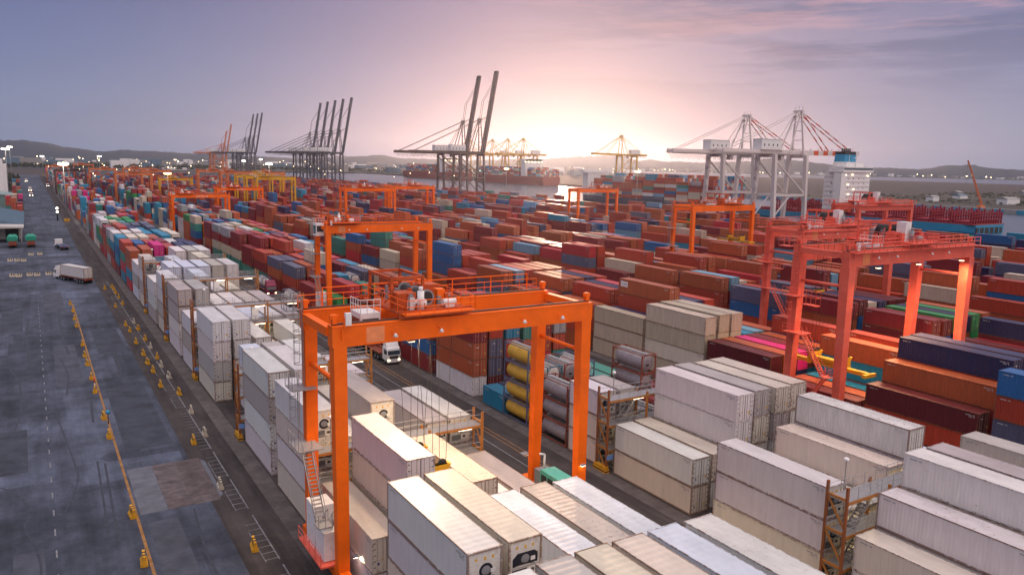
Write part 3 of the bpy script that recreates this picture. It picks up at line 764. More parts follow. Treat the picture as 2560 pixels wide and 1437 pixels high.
def unit_meshes(H, style):
    a = MB()
    a.box(.13, .04, .17, 2.31, .10, H - .14, 0)
    # frame bolts along the rim
    for i in range(14): a.box(.2 + i * .155, .030, H - .22, .225 + i * .155, .04, H - .195, 1)
    for i in range(9): a.box(.16, .030, .5 + i * .22, .185, .04, .53 + i * .22, 1); a.box(2.255, .030, .5 + i * .22, 2.28, .04, .53 + i * .22, 1)
    a.box(.28, .034, .30, 1.35, .04, .92, 3)                     # lower grille panel
    for i in range(6): a.box(.32, .026, .36 + i * .09, 1.31, .034, .40 + i * .09, 2)
    a.box(.25, .032, .98, 2.2, .04, 1.02, 2)
    for i, x in enumerate((.55, 1.15, 1.7)): a.box(x, .030, H - .62 - .04 * (i % 2), x + .15, .034, H - .45, 4)
    a.tube((.3, .0, 1.15), (1.0, .0, 1.35), .02, 5, 1); a.tube((1.0, .0, 1.35), (1.9, .0, 1.1), .02, 5, 1)
    unit = a.mesh('refrigeration_unit', [M['unitwhite'], M['gap'], M['grey'], M['dark'], M['sticker']])
    f = MB()
    if style == 0:       # wide rounded opening over the upper middle
        zc, hw, hh = H * .545, .92, .40
        pts = [(1.22 - hw, zc - hh), (1.22 + hw, zc - hh), (1.22 + hw, zc + hh * .5), (1.22 + hw - .25, zc + hh), (1.22 - hw + .35, zc + hh), (1.22 - hw, zc + hh * .2)]
    else:
        pts = [(1.30 + .48 * math.cos(i * math.pi / 8), 1.55 + .48 * math.sin(i * math.pi / 8)) for i in range(16)]
    f.prism(pts, .022, .039, 'y', 0)
    f.lathe((1.22 if style == 0 else 1.30, .012, H * .53 if style == 0 else 1.55), 'y', [(.0, 0), (.10, 0), (.30, .008), (.31, .010)], 14, 1)
    f.box(1.62, .010, 1.33, 1.95, .021, 1.60, 2)
    fan = f.mesh('condenser_fan', [M['navyfan'], M['grey'], M['white']])
    c = MB().box(1.48, -.01, .30, 2.15, .034, .92, 0).box(1.55, -.02, .60, 1.85, -.01, .82, 1).box(1.95, -.015, .4, 2.08, -.01, .5, 2)
    ctl = c.mesh('control_box', [M['unitwhite'], M['dark'], M['sticker']])
    return unit, fan, ctl

PROTO = {}
def proto(kind, L, H, near, style=0):
    key = (kind, L, H, near, style)
    if key not in PROTO:
        d = dict(shell=shell_mesh(L, H, kind, near), roof=roof_mesh(L, H, kind), frame=frame_mesh(L, H))
        if near == 'door': d['doors'] = [(door_mesh(H, .125, 1.212, kind), rods_mesh(H, .125, 1.212)), (door_mesh(H, 1.228, 2.315, kind), rods_mesh(H, 1.228, 2.315))]
        if near == 'unit': d['unit'] = unit_meshes(H, style)
        PROTO[key] = d
    return PROTO[key]
SMALL = {}
def small_mesh(kind, L, H, near):
    key = (kind, L, H, near)
    if key in SMALL: return SMALL[key]
    mb = MB()
    mb.box(.03, .05, .10, 2.41, L - .05, H - .02, 0)
    for x in (0, 2.32):
        for y in (0, L - .12): mb.box(x, y, 0, x + .12, y + .12, H, 1)
    for x in (.005, 2.365): mb.box(x, .12, H - .09, x + .07, L - .12, H - .008, 1); mb.box(x, .12, .01, x + .07, L - .12, .14, 1)
    mb.box(.12, .01, H - .13, 2.32, .10, H - .008, 1); mb.box(.12, .01, .01, 2.32, .10, .15, 1)
    if near == 'door':
        mb.box(1.20, .038, .15, 1.24, .049, H - .13, 2)
        for x in (.4, .87, 1.56, 2.03): mb.box(x - .02, .02, .12, x + .02, .048, H - .1, 3)
        mb.box(1.75, .030, .8, 1.95, .048, 1.02, 4)
    elif near == 'unit':
        mb.box(.3, .03, H * .40, 2.14, .049, H * .68, 2); mb.box(.3, .03, .25, 1.4, .049, .8, 5); mb.box(1.6, .02, H * .45, 1.95, .03, H * .55, 6)
    else:
        for i in range(8): mb.box(.2 + i * .26, .032, .2, .33 + i * .26, .049, H - .18, 0)
    me = mb.mesh('container_body', [M['rshell' if kind == 'reefer' else 'shell'], M['frame'], M['gap'], M['rod'], M['sticker'], M['dark'], M['white']])
    SMALL[key] = me
    return me

ORD = 'zeroth first second third fourth fifth sixth seventh eighth ninth tenth eleventh twelfth thirteenth fourteenth fifteenth sixteenth seventeenth eighteenth nineteenth twentieth'.split()
def ordw(n):
    if n <= 20: return ORD[n]
    tens = {2: 'twenty', 3: 'thirty', 4: 'forty', 5: 'fifty', 6: 'sixty', 7: 'seventy', 8: 'eighty'}[n // 10]
    return {20: 'twentieth', 30: 'thirtieth', 40: 'fortieth', 50: 'fiftieth', 60: 'sixtieth', 70: 'seventieth', 80: 'eightieth'}[n] if n % 10 == 0 else tens + '-' + ORD[n % 10]
def tierw(c):
    n, t = c['n'], c['t']
    if n == 1: return 'single'
    if t == n - 1: return 'topmost'
    if t == 0: return 'bottom'
    if n == 3: return 'middle'
    return {1: 'upper', 2: 'middle'}.get(n - 1 - t, 'lower') if n > 4 else {1: 'upper', 2: 'lower'}[n - 1 - t]
BLK = ['block by the road', 'second block', 'third block', 'fourth block', 'fifth block', 'sixth block', 'seventh block', 'eighth block', 'ninth block', 'block by the quay']
HALF = ['', 'near-half ', 'far-half ']
def box_label(c):
    words, _ = PAL[c['c']]
    noun = {'T': 'container', 'Y': 'container', 'Q': 'container'}.get(c['c'], 'reefer' if c['c'] in REEF else 'container')
    return f"{tierw(c)} {HALF[c['half']]}{words} {noun}, {ordw(c['r'] + 1)} row of {BLK[c['k']]}, {ordw(c['b'] + 1)} bay back"

def near_end(c):
    if c['c'] in REEF: return 'unit' if c['b'] % 2 == 1 else 'door'
    return 'wall' if (c['k'] == 2 and c['b'] <= 5 and c['c'] == 'e') or hash((c['k'], c['b'], c['r'], c['t'])) % 5 == 0 else 'door'
def shade(c):
    base = PAL[c['c']][1]
    q = random.Random(c['k'] * 7919 + c['b'] * 613 + c['r'] * 37 + c['t'] * 5 + c['half'])
    v = q.uniform(.86, 1.12) if c['c'] not in REEF else q.uniform(.93, 1.05)
    return tuple(min(.82, max(.008, ch * v * q.uniform(.96, 1.04))) for ch in base)
GRP = {'reefer': 'white refrigerated containers stacked in the yard', 'dry': 'coloured dry containers stacked in the yard'}
for c in sorted(solo_reef + solo_dry, key=lambda c: -c['px']):
    kind = 'reefer' if c['c'] in REEF else 'dry'
    near = near_end(c); col = shade(c)
    name = 'reefer_container' if kind == 'reefer' else 'shipping_container'
    big = c['px'] >= (70 if kind == 'reefer' else 75)
    if big:
        p = proto(kind, c['L'], c['H'], near, (c['r'] + c['t']) % 2)
        o = empty(name, (c['x'], c['y'], c['z']))
        link('shell', p['shell'], o, col); link('roof', p['roof'], o, col); link('frame', p['frame'], o, col)
        if near == 'door':
            for dm, rm in p['doors']:
                d = link('door', dm, o, col); link('lock_rod', rm, d)
        if near == 'unit':
            um, fm, cm_ = p['unit']
            u = link('refrigeration_unit', um, o); link('condenser_fan', fm, u); link('control_box', cm_, u)
    else:
        o = link(name, small_mesh(kind, c['L'], c['H'], near), None, col)
        o.location = (c['x'], c['y'], c['z'])
    tag(o, box_label(c), 'reefer container' if kind == 'reefer' else 'shipping container', GRP[kind])

# --- tank containers, twenty foot frames round a tank
def tank_proto(tm, fm):
    L, H = 6.06, 2.591
    o = empty('tank_container', (0, 0, 0))
    mb = MB(); r = 1.10
    prof_ = [(.0, .30), (.55, .31), (.90, .38), (1.05, .50), (r, .66), (r, L - .66), (1.05, L - .5), (.90, L - .38), (.55, L - .31), (0, L - .30)]
    mb.lathe((1.22, 0, H / 2 + .03), 'y', prof_, 24)
    mb.lathe((1.22, L * .5, H / 2 + 1.03), 'z', [(.32, 0), (.32, .16), (.0, .17)], 12)
    tk = mb.build('tank', M[tm], o)
    f = MB()
    for x in (0, 2.30):
        for y in (0, L - .14): f.box(x, y, 0, x + .14, y + .14, H)
    for x in (.02, 2.32): f.box(x, .14, .04, x + .10, L - .14, .18); f.box(x, .14, H - .12, x + .08, L - .14, H - .02)
    for y in (.01, L - .11):
        f.box(.14, y, .03, 2.30, y + .10, .17); f.box(.14, y, H - .13, 2.30, y + .10, H - .01)
        for x, s in ((.14, 1), (2.30, -1)):
            f.beam((x, y + .05, H - .58), (x + .45 * s, y + .05, H - .11), .10); f.beam((x, y + .05, .58), (x + .45 * s, y + .05, .13), .10)
    f.build('frame', M[fm], o)
    w = MB().box(.95, .3, H - .06, 1.49, L - .3, H - .015)
    for i in range(9): w.box(.2, .5 + i * .6, H - .055, .95, .62 + i * .6, H - .02)
    w.build('walkway', M['galv'], o)
    MB().box(1.0, .24, 1.0, 1.45, .30, 1.22).build('placard', M['gap'], o)
    return o
TP = {'T': [tank_proto('tank_w', 'frm_blue'), tank_proto('tank_w', 'frm_red'), tank_proto('tank_w', 'frm_teal')], 'Y': [tank_proto('tank_y', 'frm_blue')], 'Q': [tank_proto('tank_s', 'frm_red')]}
used = set()
for c in tank:
    if not c['solo']: continue
    opts = TP[c['c']]; p = opts[(c['r'] * 2 + c['b'] + c['t']) % len(opts)]
    o = p if p.name not in used else copy_tree(p)
    used.add(p.name)
    o.location = (c['x'], c['y'], c['z'])
    tag(o, box_label(c), 'tank container', 'tank containers in open frames')
for l_ in TP.values():
    for p in l_:
        if p.name not in used:
            for ch in list(p.children): bpy.data.objects.remove(ch)
            bpy.data.objects.remove(p)

# --- everything else: the far and hidden rest of the stacks as one mesh
vs, fs, cols = [], [], []
for c in BOX:
    if c['solo'] or c['c'] in TANK: continue
    x, y, z, L, H = c['x'], c['y'], c['z'], c['L'], c['H']
    o = len(vs); col = shade(c)
    a, e = .02, .02
    vs += [(x + a, y + e, z + .02), (x + 2.44 - a, y + e, z + .02), (x + 2.44 - a, y + L - e, z + .02), (x + a, y + L - e, z + .02), (x + a, y + e, z + H - .02), (x + 2.44 - a, y + e, z + H - .02), (x + 2.44 - a, y + L - e, z + H - .02), (x + a, y + L - e, z + H - .02)]
    for f in ((4, 5, 6, 7), (0, 1, 5, 4), (1, 2, 6, 5), (2, 3, 7, 6), (3, 0, 4, 7), (0, 3, 2, 1)):
        fs.append(tuple(o + q for q in f)); cols.append(col)
me = bpy.data.meshes.new('container_stacks'); me.from_pydata(vs, [], fs)
at = me.attributes.new('paint', 'FLOAT_COLOR', 'FACE')
at.data.foreach_set('color', [v for cl in cols for v in (*cl, 1.0)])
me.materials.append(M['far']); me.update()
tag(link('container_stacks', me), 'hundreds of far container stacks filling the yard in many colours', 'container stacks', 'coloured dry containers stacked in the yard', 'stuff')
# ------------------------------------------------------------------ rubber-tyred gantry cranes
TEXTS = []
def railing(mb, pts, h=1.1, mi=0, step=1.8, r=.03):
    """posts and two rails along a polyline of 3-d points"""
    for a, b in zip(pts, pts[1:]):
        a, b = Vector(a), Vector(b); n = max(1, round((b - a).length / step))
        for i in range(n + 1):
            p = a.lerp(b, i / n); mb.tube(p, p + Vector((0, 0, h)), r, 4, mi)
        for z in (h, h * .55): mb.tube(a + Vector((0, 0, z)), b + Vector((0, 0, z)), r, 4, mi)

def stair(mb, p, q, w, side, mi=0, rail=True):
    """flight from p (low) to q (high); side: horizontal unit vector across it"""
    p, q, s = Vector(p), Vector(q), Vector(side)
    for k in (-1, 1):
        mb.beam(p + s * (w / 2 * k), q + s * (w / 2 * k), .06, .2, mi)
        if rail:
            up = Vector((0, 0, 1.0))
            mb.tube(p + s * (w / 2 * k) + up, q + s * (w / 2 * k) + up, .03, 4, mi)
            n = max(2, int((q - p).length / 1.5))
            for i in range(n + 1):
                c = p.lerp(q, i / n) + s * (w / 2 * k); mb.tube(c, c + up, .025, 4, mi)
    n = max(3, int(abs(q.z - p.z) / .26))
    for i in range(n):
        c = p.lerp(q, (i + .5) / n); mb.beam(c - s * (w / 2), c + s * (w / 2), .24, .04, mi)

def cage_ladder(mb, x, y, z0, z1, out, mi=0):
    """vertical ladder with hoops; out: horizontal direction away from the leg"""
    o = Vector(out); s = Vector((-o.y, o.x, 0)); b = Vector((x, y, 0))
    for k in (-.25, .25): mb.tube(b + s * k + Vector((0, 0, z0)), b + s * k + Vector((0, 0, z1)), .03, 4, mi)
    z = z0
    while z < z1: mb.tube(b - s * .25 + Vector((0, 0, z)), b + s * .25 + Vector((0, 0, z)), .02, 4, mi); z += .32
    hoops = []
    z = z0 + 2.0
    while z <= z1:
        ring = [b + s * (.42 * math.cos(a)) + o * (.15 + .62 * math.sin(a)) + Vector((0, 0, z)) for a in (0, .6, 1.2, 1.94, 2.54, 3.14)]
        for a, c in zip(ring, ring[1:]): mb.beam(a, c, .03, .06, mi)
        hoops.append(ring); z += .95
    for a, c in zip(hoops, hoops[1:]):
        for i in (0, 2, 3, 5): mb.tube(a[i], c[i], .018, 4, mi)

def build_rtg(x, y, H, paint, label, group='gantry cranes over the container blocks', full=False, trolley=.4, gauge=7.3, span=23.5, number=None, dim=False, thick=1.0):
    """x: centre of the road-side legs, y: centre of the near girder, H: girder top"""
    root = tag(empty('gantry_crane', (x, y, 0)), label, 'gantry crane', group)
    P = M[paint]; SP = span
    GD = (1.65 if H > 19 else 1.35) * thick
    for lx in (0, SP):
        for ly in (0, gauge):
            s = 1 if ly == 0 else -1
            MB().beam((lx, ly - .25 * s, 1.9), (lx, ly, H - GD), .95 * thick, .80 * thick, 0, 1.05 * thick, 1.10 * thick).build('leg', P, root)
        mb = MB().box(lx - .40, -1.9, 1.05, lx + .40, gauge + 1.9, 1.95)
        for ly in (-1.7, .9, gauge - .9, gauge + 1.7): mb.box(lx - .25, ly - .35, .55, lx + .25, ly + .35, 1.05)
        mb.build('sill_beam', P, root)
        for ly in (-1.25, -.35, gauge + .35, gauge + 1.25):
            w = MB().lathe((lx - .27, ly, .72), 'x', [(.2, .02), (.5, 0), (.70, .04), (.72, .14), (.72, .40), (.70, .50), (.5, .54), (.2, .52)], 18)
            w.build('wheel', M['rubber'], root)
        # tie across the legs
        zt = H - 4.6
        MB().tube((lx, .5, zt), (lx, gauge - .5, zt), .20, 8).build('tie_tube', P, root)
    for ly in (0, gauge):
        mb = MB().box(-.62, ly - .55, H - GD, SP + .62, ly + .55, H, 0)
        mb.box(-.5, ly - .10, H, SP + .5, ly + .10, H + .14, 1)
        if full:
            mb.box(-.62, ly - .60, H - .06, SP + .62, ly + .60, H + .004, 0)
            for i in range(9): mb.box(2 + i * 2.45, ly - .556, H - GD + .05, 2.03 + i * 2.45, ly + .556, H - .1, 0)
        mb.build('girder', [P, M['rail']], root)
    for ex in (-.45, SP + .45): MB().box(ex - .3, .55, H - .9, ex + .3, gauge - .55, H - .2).build('end_tie', P, root)
    # buffers on the girder ends
    for ly in (0, gauge):
        for ex in (-.3, SP + .3): MB().box(ex - .18, ly - .22, H + .14, ex + .18, ly + .22, H + .85).box(ex - .32, ly - .14, H + .5, ex + .32, ly + .14, H + .8).build('buffer', P, root)
    # walkway and railing outside the far girder
    mb = MB().box(-.5, gauge + .62, H - .25, SP + .5, gauge + 1.45, H - .18)
    railing(mb, [(-.5, gauge + 1.42, H - .18), (SP + .5, gauge + 1.42, H - .18)], 1.15, 0, 2.0, .035)
    if full:
        for i in range(6): mb.tube((1.5 + i * 4.2, gauge + .9, H - .18), (1.5 + i * 4.2, gauge + .9, H + 1.6), .06, 5)
        mb.tube((1.5, gauge + .9, H + 1.6), (1.5 + 5 * 4.2, gauge + .9, H + 1.6), .05, 5)
    mb.build('walkway', P if paint != 'orange' else M['orange'], root)
    if paint == 'red':
        mb = MB().box(-.5, -1.35, H - .25, SP + .5, -.62, H - .18)
        railing(mb, [(-.5, -1.33, H - .18), (SP + .5, -1.33, H - .18)], 1.15, 0, 1.6, .055); railing(mb, [(-.5, .45, H), (SP + .5, .45, H)], 1.15, 0, 1.9, .055)
        mb.build('walkway', P, root)
        mb = MB().box(-1.5, 3.2, H - 7.6, -.5, 5.4, H - 7.5); railing(mb, [(-1.5, 3.2, H - 7.5), (-1.5, 5.4, H - 7.5), (-.5, 5.4, H - 7.5), (-.5, 3.2, H - 7.5), (-1.5, 3.2, H - 7.5)], 1.8, 0, .7, .04)
        mb.build('service_cage', P, root)
    # ---- trolley
    tx = .5 + trolley * (SP - 7.5)
    tr = MB()
    tr.box(tx, .8, H + .35, tx + 6.2, gauge - .8, H + .58)
    for ly in (-.7, gauge - .75): tr.box(tx, ly, H + .40, tx + 6.2, ly + 1.4, H + .56)
    for ly in (-.7, gauge + .55): tr.box(tx - .2, ly, H + .14, tx + 6.4, ly + .15, H + .75)
    tr.box(tx + .4, .9, H + .60, tx + 2.0, 2.6, H + 1.9).box(tx + 4.4, gauge - 2.6, H + .6, tx + 5.9, gauge - .9, H + 1.8).box(tx + 2.3, 1.0, H + .6, tx + 3.0, gauge - 1.0, H + .95)
    for ax in (tx + .3, tx + 3.1): tr.beam((ax, gauge - .6, H + .6), (ax, gauge - .6, H + 3.0), .22); tr.beam((ax, 2.0, H + .6), (ax, 2.0, H + 3.0), .22); tr.beam((ax, gauge - .5, H + 3.0), (ax, 1.9, H + 3.0), .24)
    tr.beam((tx + .2, gauge - .6, H + 3.0), (tx + 3.2, gauge - .6, H + 3.0), .24); tr.beam((tx + .2, 2.0, H + 3.0), (tx + 3.2, 2.0, H + 3.0), .24)
    tb = tr.build('trolley', M['orangedirty'] if paint == 'orange' else P, root)
    if full:
        qc = random.Random(int(H * 10)); ml = MB()
        for _ in range(16):
            x_, y_ = tx + qc.uniform(.2, 5.6), qc.uniform(-.4, gauge + .2); s_ = qc.uniform(.2, .55)
            ml.box(x_, y_, H + .58, x_ + s_ * qc.uniform(.8, 1.8), y_ + s_, H + .58 + qc.uniform(.3, 1.5), qc.choice((0, 0, 1, 2)))
        for _ in range(9):
            x_, y_ = tx + qc.uniform(.2, 5.8), qc.uniform(0, gauge); ml.tube((x_, y_, H + .6), (x_ + qc.uniform(-1, 1), y_ + qc.uniform(-1.5, 1.5), H + qc.uniform(1, 2.8)), .06, 5, 0)
        ml.build('machinery', [M['orangedirty'] if paint == 'orange' else P, M['dark'], M['grey']], tb)
    w = MB().tube((tx + 3.2, 1.3, H + 1.35), (tx + 3.2, gauge - 1.3, H + 1.35), .50, 14, 0)
    for yy_ in (1.4, gauge * .5, gauge - 1.4): w.tube((tx + 3.2, yy_ - .08, H + 1.35), (tx + 3.2, yy_ + .08, H + 1.35), .66, 14, 1)
    w.build('winch_drum', [M['dark'], M['grey']], tb)
    MB().tube((tx + 4.2, .5, H + 1.0), (tx + 5.4, .5, H + 1.0), .30, 10).box(tx + 4.4, .2, H + .6, tx + 5.2, .8, H + .8).build('motor', M['white'] if paint == 'orange' else M['grey'], tb)
    mm_ = MB().tube((tx + 1.5, .6, H + 1.05), (tx + 2.7, .6, H + 1.05), .33, 10).box(tx + 1.2, .3, H + .6, tx + 1.6, .9, H + 1.6)
    mm_.tube((tx + 1.9, -.2, H + .6), (tx + 1.9, -.2, H + 2.2), .28, 10).tube((tx + 1.9, -.2, H + 2.2), (tx + 1.9, -.2, H + 2.55), .18, 8)
    mm_.build('motor', M['white'] if paint == 'orange' else M['grey'], tb)
    rl = MB()
    rz = H + .60
    railing(rl, [(tx, -1.5, rz), (tx + 6.2, -1.5, rz), (tx + 6.2, -.7, rz)], 1.1, 0, 1.3, .035); railing(rl, [(tx, -1.5, rz), (tx, gauge + .7, rz)], 1.1, 0, 1.6, .035); railing(rl, [(tx + 6.2, -.7, rz), (tx + 6.2, gauge + .7, rz), (tx, gauge + .7, rz)], 1.1, 0, 1.6, .035)
    rl.box(tx, -1.55, rz - .1, tx + 6.2, -.7, rz)
    rl.build('trolley_railing', P, tb)
    if full:
        ac = MB().box(tx + 4.3, 1.6, H + .6, tx + 5.0, 2.5, H + 1.9).box(tx + 4.9, gauge - .6, H + .6, tx + 5.7, gauge + .1, H + 2.0)
        ac.build('control_cabinet', M['white'] if paint == 'red' else P, tb)
    if paint == 'red':
        MB().box(tx + 1.0, .2, H + .62, tx + 2.3, 1.5, H + 3.3).build('electric_room', M['white'], tb)
        dm = MB().tube((tx + 3.8, 1.4, H + 1.9), (tx + 3.8, 3.4, H + 1.9), 1.15, 18).tube((tx + 3.8, 4.0, H + 1.7), (tx + 3.8, 5.8, H + 1.7), .95, 18)
        dm.build('cable_reel', M['dark'], tb)
    # operator's cab under the trolley
    cx = tx - 2.3
    cb = MB().box(cx, 2.2, H - 2.35, cx + 1.7, 4.5, H + .25, 0)
    for yy_ in (2.185, 4.5): cb.box(cx + .15, yy_, H - 1.5, cx + 1.55, yy_ + .015, H - .2, 1)
    cb.box(cx - .012, 2.45, H - 1.9, cx, 4.25, H - .2, 1).box(cx + 1.7, 2.45, H - 1.5, cx + 1.712, 4.25, H - .3, 1)
    cb.box(cx + 1.7, 2.6, H + .1, tx + .2, 4.1, H + .35, 2)
    cabp = cb.build('operator_cab', [M['white'], M['glass'], P], root)
    r_ = MB(); railing(r_, [(cx, 2.2, H + .25), (cx, 4.5, H + .25)], 1.1, 0, .6, .03); railing(r_, [(cx, 2.2, H + .25), (cx + 1.7, 2.2, H + .25)], 1.1, 0, .6, .03)
    r_.build('cab_railing', M['white'], cabp)
    # power unit and electric house on the sill beams
    if paint == 'orange':
        eh = MB().box(-1.0, 1.3, 2.15, .75, 3.4, 4.6).box(-1.0, 3.7, 2.1, .75, 5.9, 5.9)
        eh.build('electric_house', M['white'], root)
        pl = MB().box(-1.5, .6, 1.95, .9, gauge - .6, 2.1); railing(pl, [(-1.5, .6, 2.1), (-1.5, gauge - .6, 2.1)], 1.1, 0, 1.4, .035)
        pl.build('sill_platform', M['red'], root)
        gen = MB().box(SP - .8, 1.6, 2.1, SP + .9, 5.2, 4.0, 0).box(SP - .82, 1.58, 3.0, SP + .92, 1.62, 3.06, 1)
        for i in range(3): gen.box(SP - .815, 1.75 + i * 1.15, 2.4, SP - .80, 2.7 + i * 1.15, 3.6, 1)
        gen.box(SP - .7, 5.2, 2.1, SP + .8, 6.4, 3.7, 2).tube((SP + .1, 5.8, 3.7), (SP + .1, 5.8, 5.2), .11, 8, 3).tube((SP + .1, 5.8, 5.2), (SP - .5, 5.8, 5.4), .11, 8, 3)
        gen.build('generator', [M['tealpaint'], M['dark'], M['grey'], M['white']], root)
    else:
        MB().box(-.9, 1.4, 2.0, .8, 5.0, 4.2).build('electric_house', M['grey'] if paint != 'red' else M['red'], root)
        MB().box(SP - .8, 1.6, 2.1, SP + .9, 5.6, 4.0).build('generator', M['grey'], root)
    # access: caged ladder, platforms and stair on the road-side legs
    if not dim:
        st = MB()
        ox = -1.25
        st.box(-1.9, gauge - 1.2, H - 6.7, .2, gauge + .9, H - 6.6); railing(st, [(-1.9, gauge - 1.2, H - 6.6), (-1.9, gauge + .9, H - 6.6)], 1.1, 0, 1.0, .03)
        st.box(-1.9, gauge - 2.6, H - 11.6, .2, gauge + .4, H - 11.5); railing(st, [(-1.9, gauge - 2.6, H - 11.5), (-1.9, gauge + .4, H - 11.5)], 1.1, 0, 1.0, .03)
        cage_ladder(st, -.62, gauge - .1, H - 6.6, H + 1.1, (-1, 0, 0))
        cage_ladder(st, -1.0, gauge + .2, H - 11.5, H - 5.5, (-1, 0, 0))
        zl = max(3.0, H - 16.4)
        stair(st, (-1.15, 1.5, zl), (-1.15, gauge - 2.4, H - 11.6), .8, (1, 0, 0))
        st.box(-1.7, .3, zl - .1, -.55, 1.5, zl)
        railing(st, [(-1.7, .3, zl), (-.6, .3, zl)], 1.1, 0, .6, .03)
        if zl > 3.6: stair(st, (-.2, 5.0, 2.2), (-.2, 1.5, zl), .7, (1, 0, 0))
        st.box(-1.7, gauge + .6, H - .22, -.55, gauge + 2.2, H - .14); railing(st, [(-1.7, gauge + .6, H - .14), (-1.7, gauge + 2.2, H - .14), (-.6, gauge + 2.2, H - .14)], 1.2, 0, .8, .03)
        st.build('stairway', M['galv'] if paint == 'orange' else P, root)
    # flood lights on brackets below the near girder
    if full:
        for i, fx in enumerate((4.2, 8.2, 16.2, 20.2)):
            lb = MB().tube((fx, -.55, H - .75), (fx, -1.3, H - .85), .045, 5, 0).lathe((fx, -1.35, H - 1.05), 'z', [(.06, .28), (.10, .2), (.22, .0), (.0, .01)], 10, 1)
            lb.build('floodlight', [P, M['white']], root)
        sg = MB().box(2.1, -.558, H - GD + .15, 3.6, -.551, H - .25, 0)
        sg.build('faded_sign', mat('faded_sign_paint', (0.80, 0.26, 0.10), 0.6), root)
        hk = MB().beam((.3, -.75, H - .1), (.3, -.75, H + .75), .16).box(.3, -1.0, H + .1, .75, -.65, H + 1.05, 1).tube((.1, -.75, H - .1), (.1, -.75, H - 1.0), .07, 6)
        hk.build('anemometer_bracket', [P, M['white']], root)
    if number:
        for nx, txt in number:
            cu = bpy.data.curves.new('leg_number', 'FONT'); cu.body = txt; cu.size = 1.15; cu.extrude = .004; cu.align_x = 'CENTER'
            o = bpy.data.objects.new('leg_number', cu); COL.objects.link(o); o.parent = root
            cu.materials.append(M['white']); o.rotation_euler = (R(90), 0, 0); o.location = (nx, -.575, H - 6.4); TEXTS.append(o)
    return root, tx

def lettering(root, txt, x, z, size, y=-.57):
    cu = bpy.data.curves.new('girder_lettering', 'FONT'); cu.body = txt; cu.size = size; cu.extrude = .004
    o = bpy.data.objects.new('girder_lettering', cu); COL.objects.link(o); o.parent = root
    cu.materials.append(M['white']); o.rotation_euler = (R(90), 0, 0); o.location = (x, y, z); TEXTS.append(o)

def spreader(x, y, z, top, label, length=12.0):
    """yellow lifting frame along Y, hung on ropes from a trolley at height top"""
    root = tag(empty('spreader', (x, y, z)), label, 'spreader', 'yellow spreaders hanging from gantry cranes')
    L = length / 2
    mb = MB().box(-.35, -L, 0, .35, L, .5)
    for s in (-1, 1): mb.box(-1.2, s * L - .22, -.02, 1.2, s * L + .22, .42); mb.box(-1.1, s * 2.4 - .2, .1, 1.1, s * 2.4 + .2, .55)
    mb.build('spreader_beam', M['yellow'], root)
    h = MB().box(-1.0, -2.6, .6, 1.0, -1.9, 1.75).box(-1.0, 1.9, .6, 1.0, 2.6, 1.75).box(-.5, -1.9, .6, .5, 1.9, 1.1)
    h.prism([(-1.25, 1.75), (1.25, 1.75), (1.0, 1.3), (-1.0, 1.3)], -2.62, -1.88, 'y'); h.prism([(-1.25, 1.75), (1.25, 1.75), (1.0, 1.3), (-1.0, 1.3)], 1.88, 2.62, 'y')
    hb = h.build('head_block', M['yellow'], root)
    sv = MB()
    for yy_ in (-2.25, 2.25):
        for xx_ in (-.55, .55): sv.tube((xx_, yy_ - .09, 1.75), (xx_, yy_ + .09, 1.75), .42, 12)
    sv.build('sheave', M['dark'], hb)
    rp = MB()
    for yy_ in (-2.25, 2.25):
        for xx_, tx_ in ((-.9, -1.7), (-.3, -.4), (.3, .4), (.9, 1.7)): rp.tube((xx_, yy_, 1.85), (tx_, yy_ * .8, top - z), .022, 4)
    rp.build('hoist_rope', M['dark'], root)
    return root

LEGX = [x - 1.2 for x in X0]
R1, tx1 = build_rtg(LEGX[0], 56.4, 22.0, 'orange', 'big orange gantry crane in front, with its yellow spreader among white containers', full=True, trolley=.28)
R2_, tx2 = build_rtg(LEGX[1] - .3, 158.5, 20.8, 'orange', 'orange gantry crane behind the frontmost one, white cab hanging at its road end', full=True, trolley=.0)
R3, tx3 = build_rtg(LEGX[2] + .5, 60.0, 24.5, 'red', 'faded red gantry crane on the right, numbered 25 on its leg', full=True, trolley=.52, number=((27.6, '25'),), span=27.6, thick=1.22)
R4, tx4 = build_rtg(LEGX[3] - 1.5, 91.5, 23.7, 'red', 'faded red gantry crane standing just behind the one numbered 25', full=True, trolley=.45, number=((0, '26'),), span=27.0, thick=1.15)
build_rtg(LEGX[5] - 1.5, 126.5, 25.5, 'red', 'red gantry crane farthest back of the three by the blue ship')
build_rtg(LEGX[4], 154.5, 24.0, 'orange', 'orange gantry crane in front of the white quay cranes', trolley=.7)
build_rtg(LEGX[6] + 1, 299, 22.9, 'orange', 'orange gantry crane in the glare beside the bright water', trolley=.75)
build_rtg(LEGX[3], 336, 22.0, 'orange', 'left one of two orange gantry cranes before the brown quay cranes', trolley=.4)
build_rtg(LEGX[4], 364, 21.9, 'orange', 'right one of two orange gantry cranes before the brown quay cranes', trolley=.6)
g, _ = build_rtg(LEGX[1] - .4, 366, 17.9, 'orange', 'low orange gantry crane lettered LCB RTG 36 on the left', trolley=.1)
lettering(g, 'LCB RTG 36', 9.5, 17.9 - 1.1, .95)
g, _ = build_rtg(LEGX[2] - .6, 440, 18.1, 'orange', 'low orange gantry crane lettered LCB RTG 11 with white containers underneath', trolley=.3)
lettering(g, 'LCB RTG 11', 9.5, 18.1 - 1.1, .95)
build_rtg(LEGX[2], 661, 17.0, 'yellow', 'yellow gantry crane behind the low orange cranes on the left', dim=True)
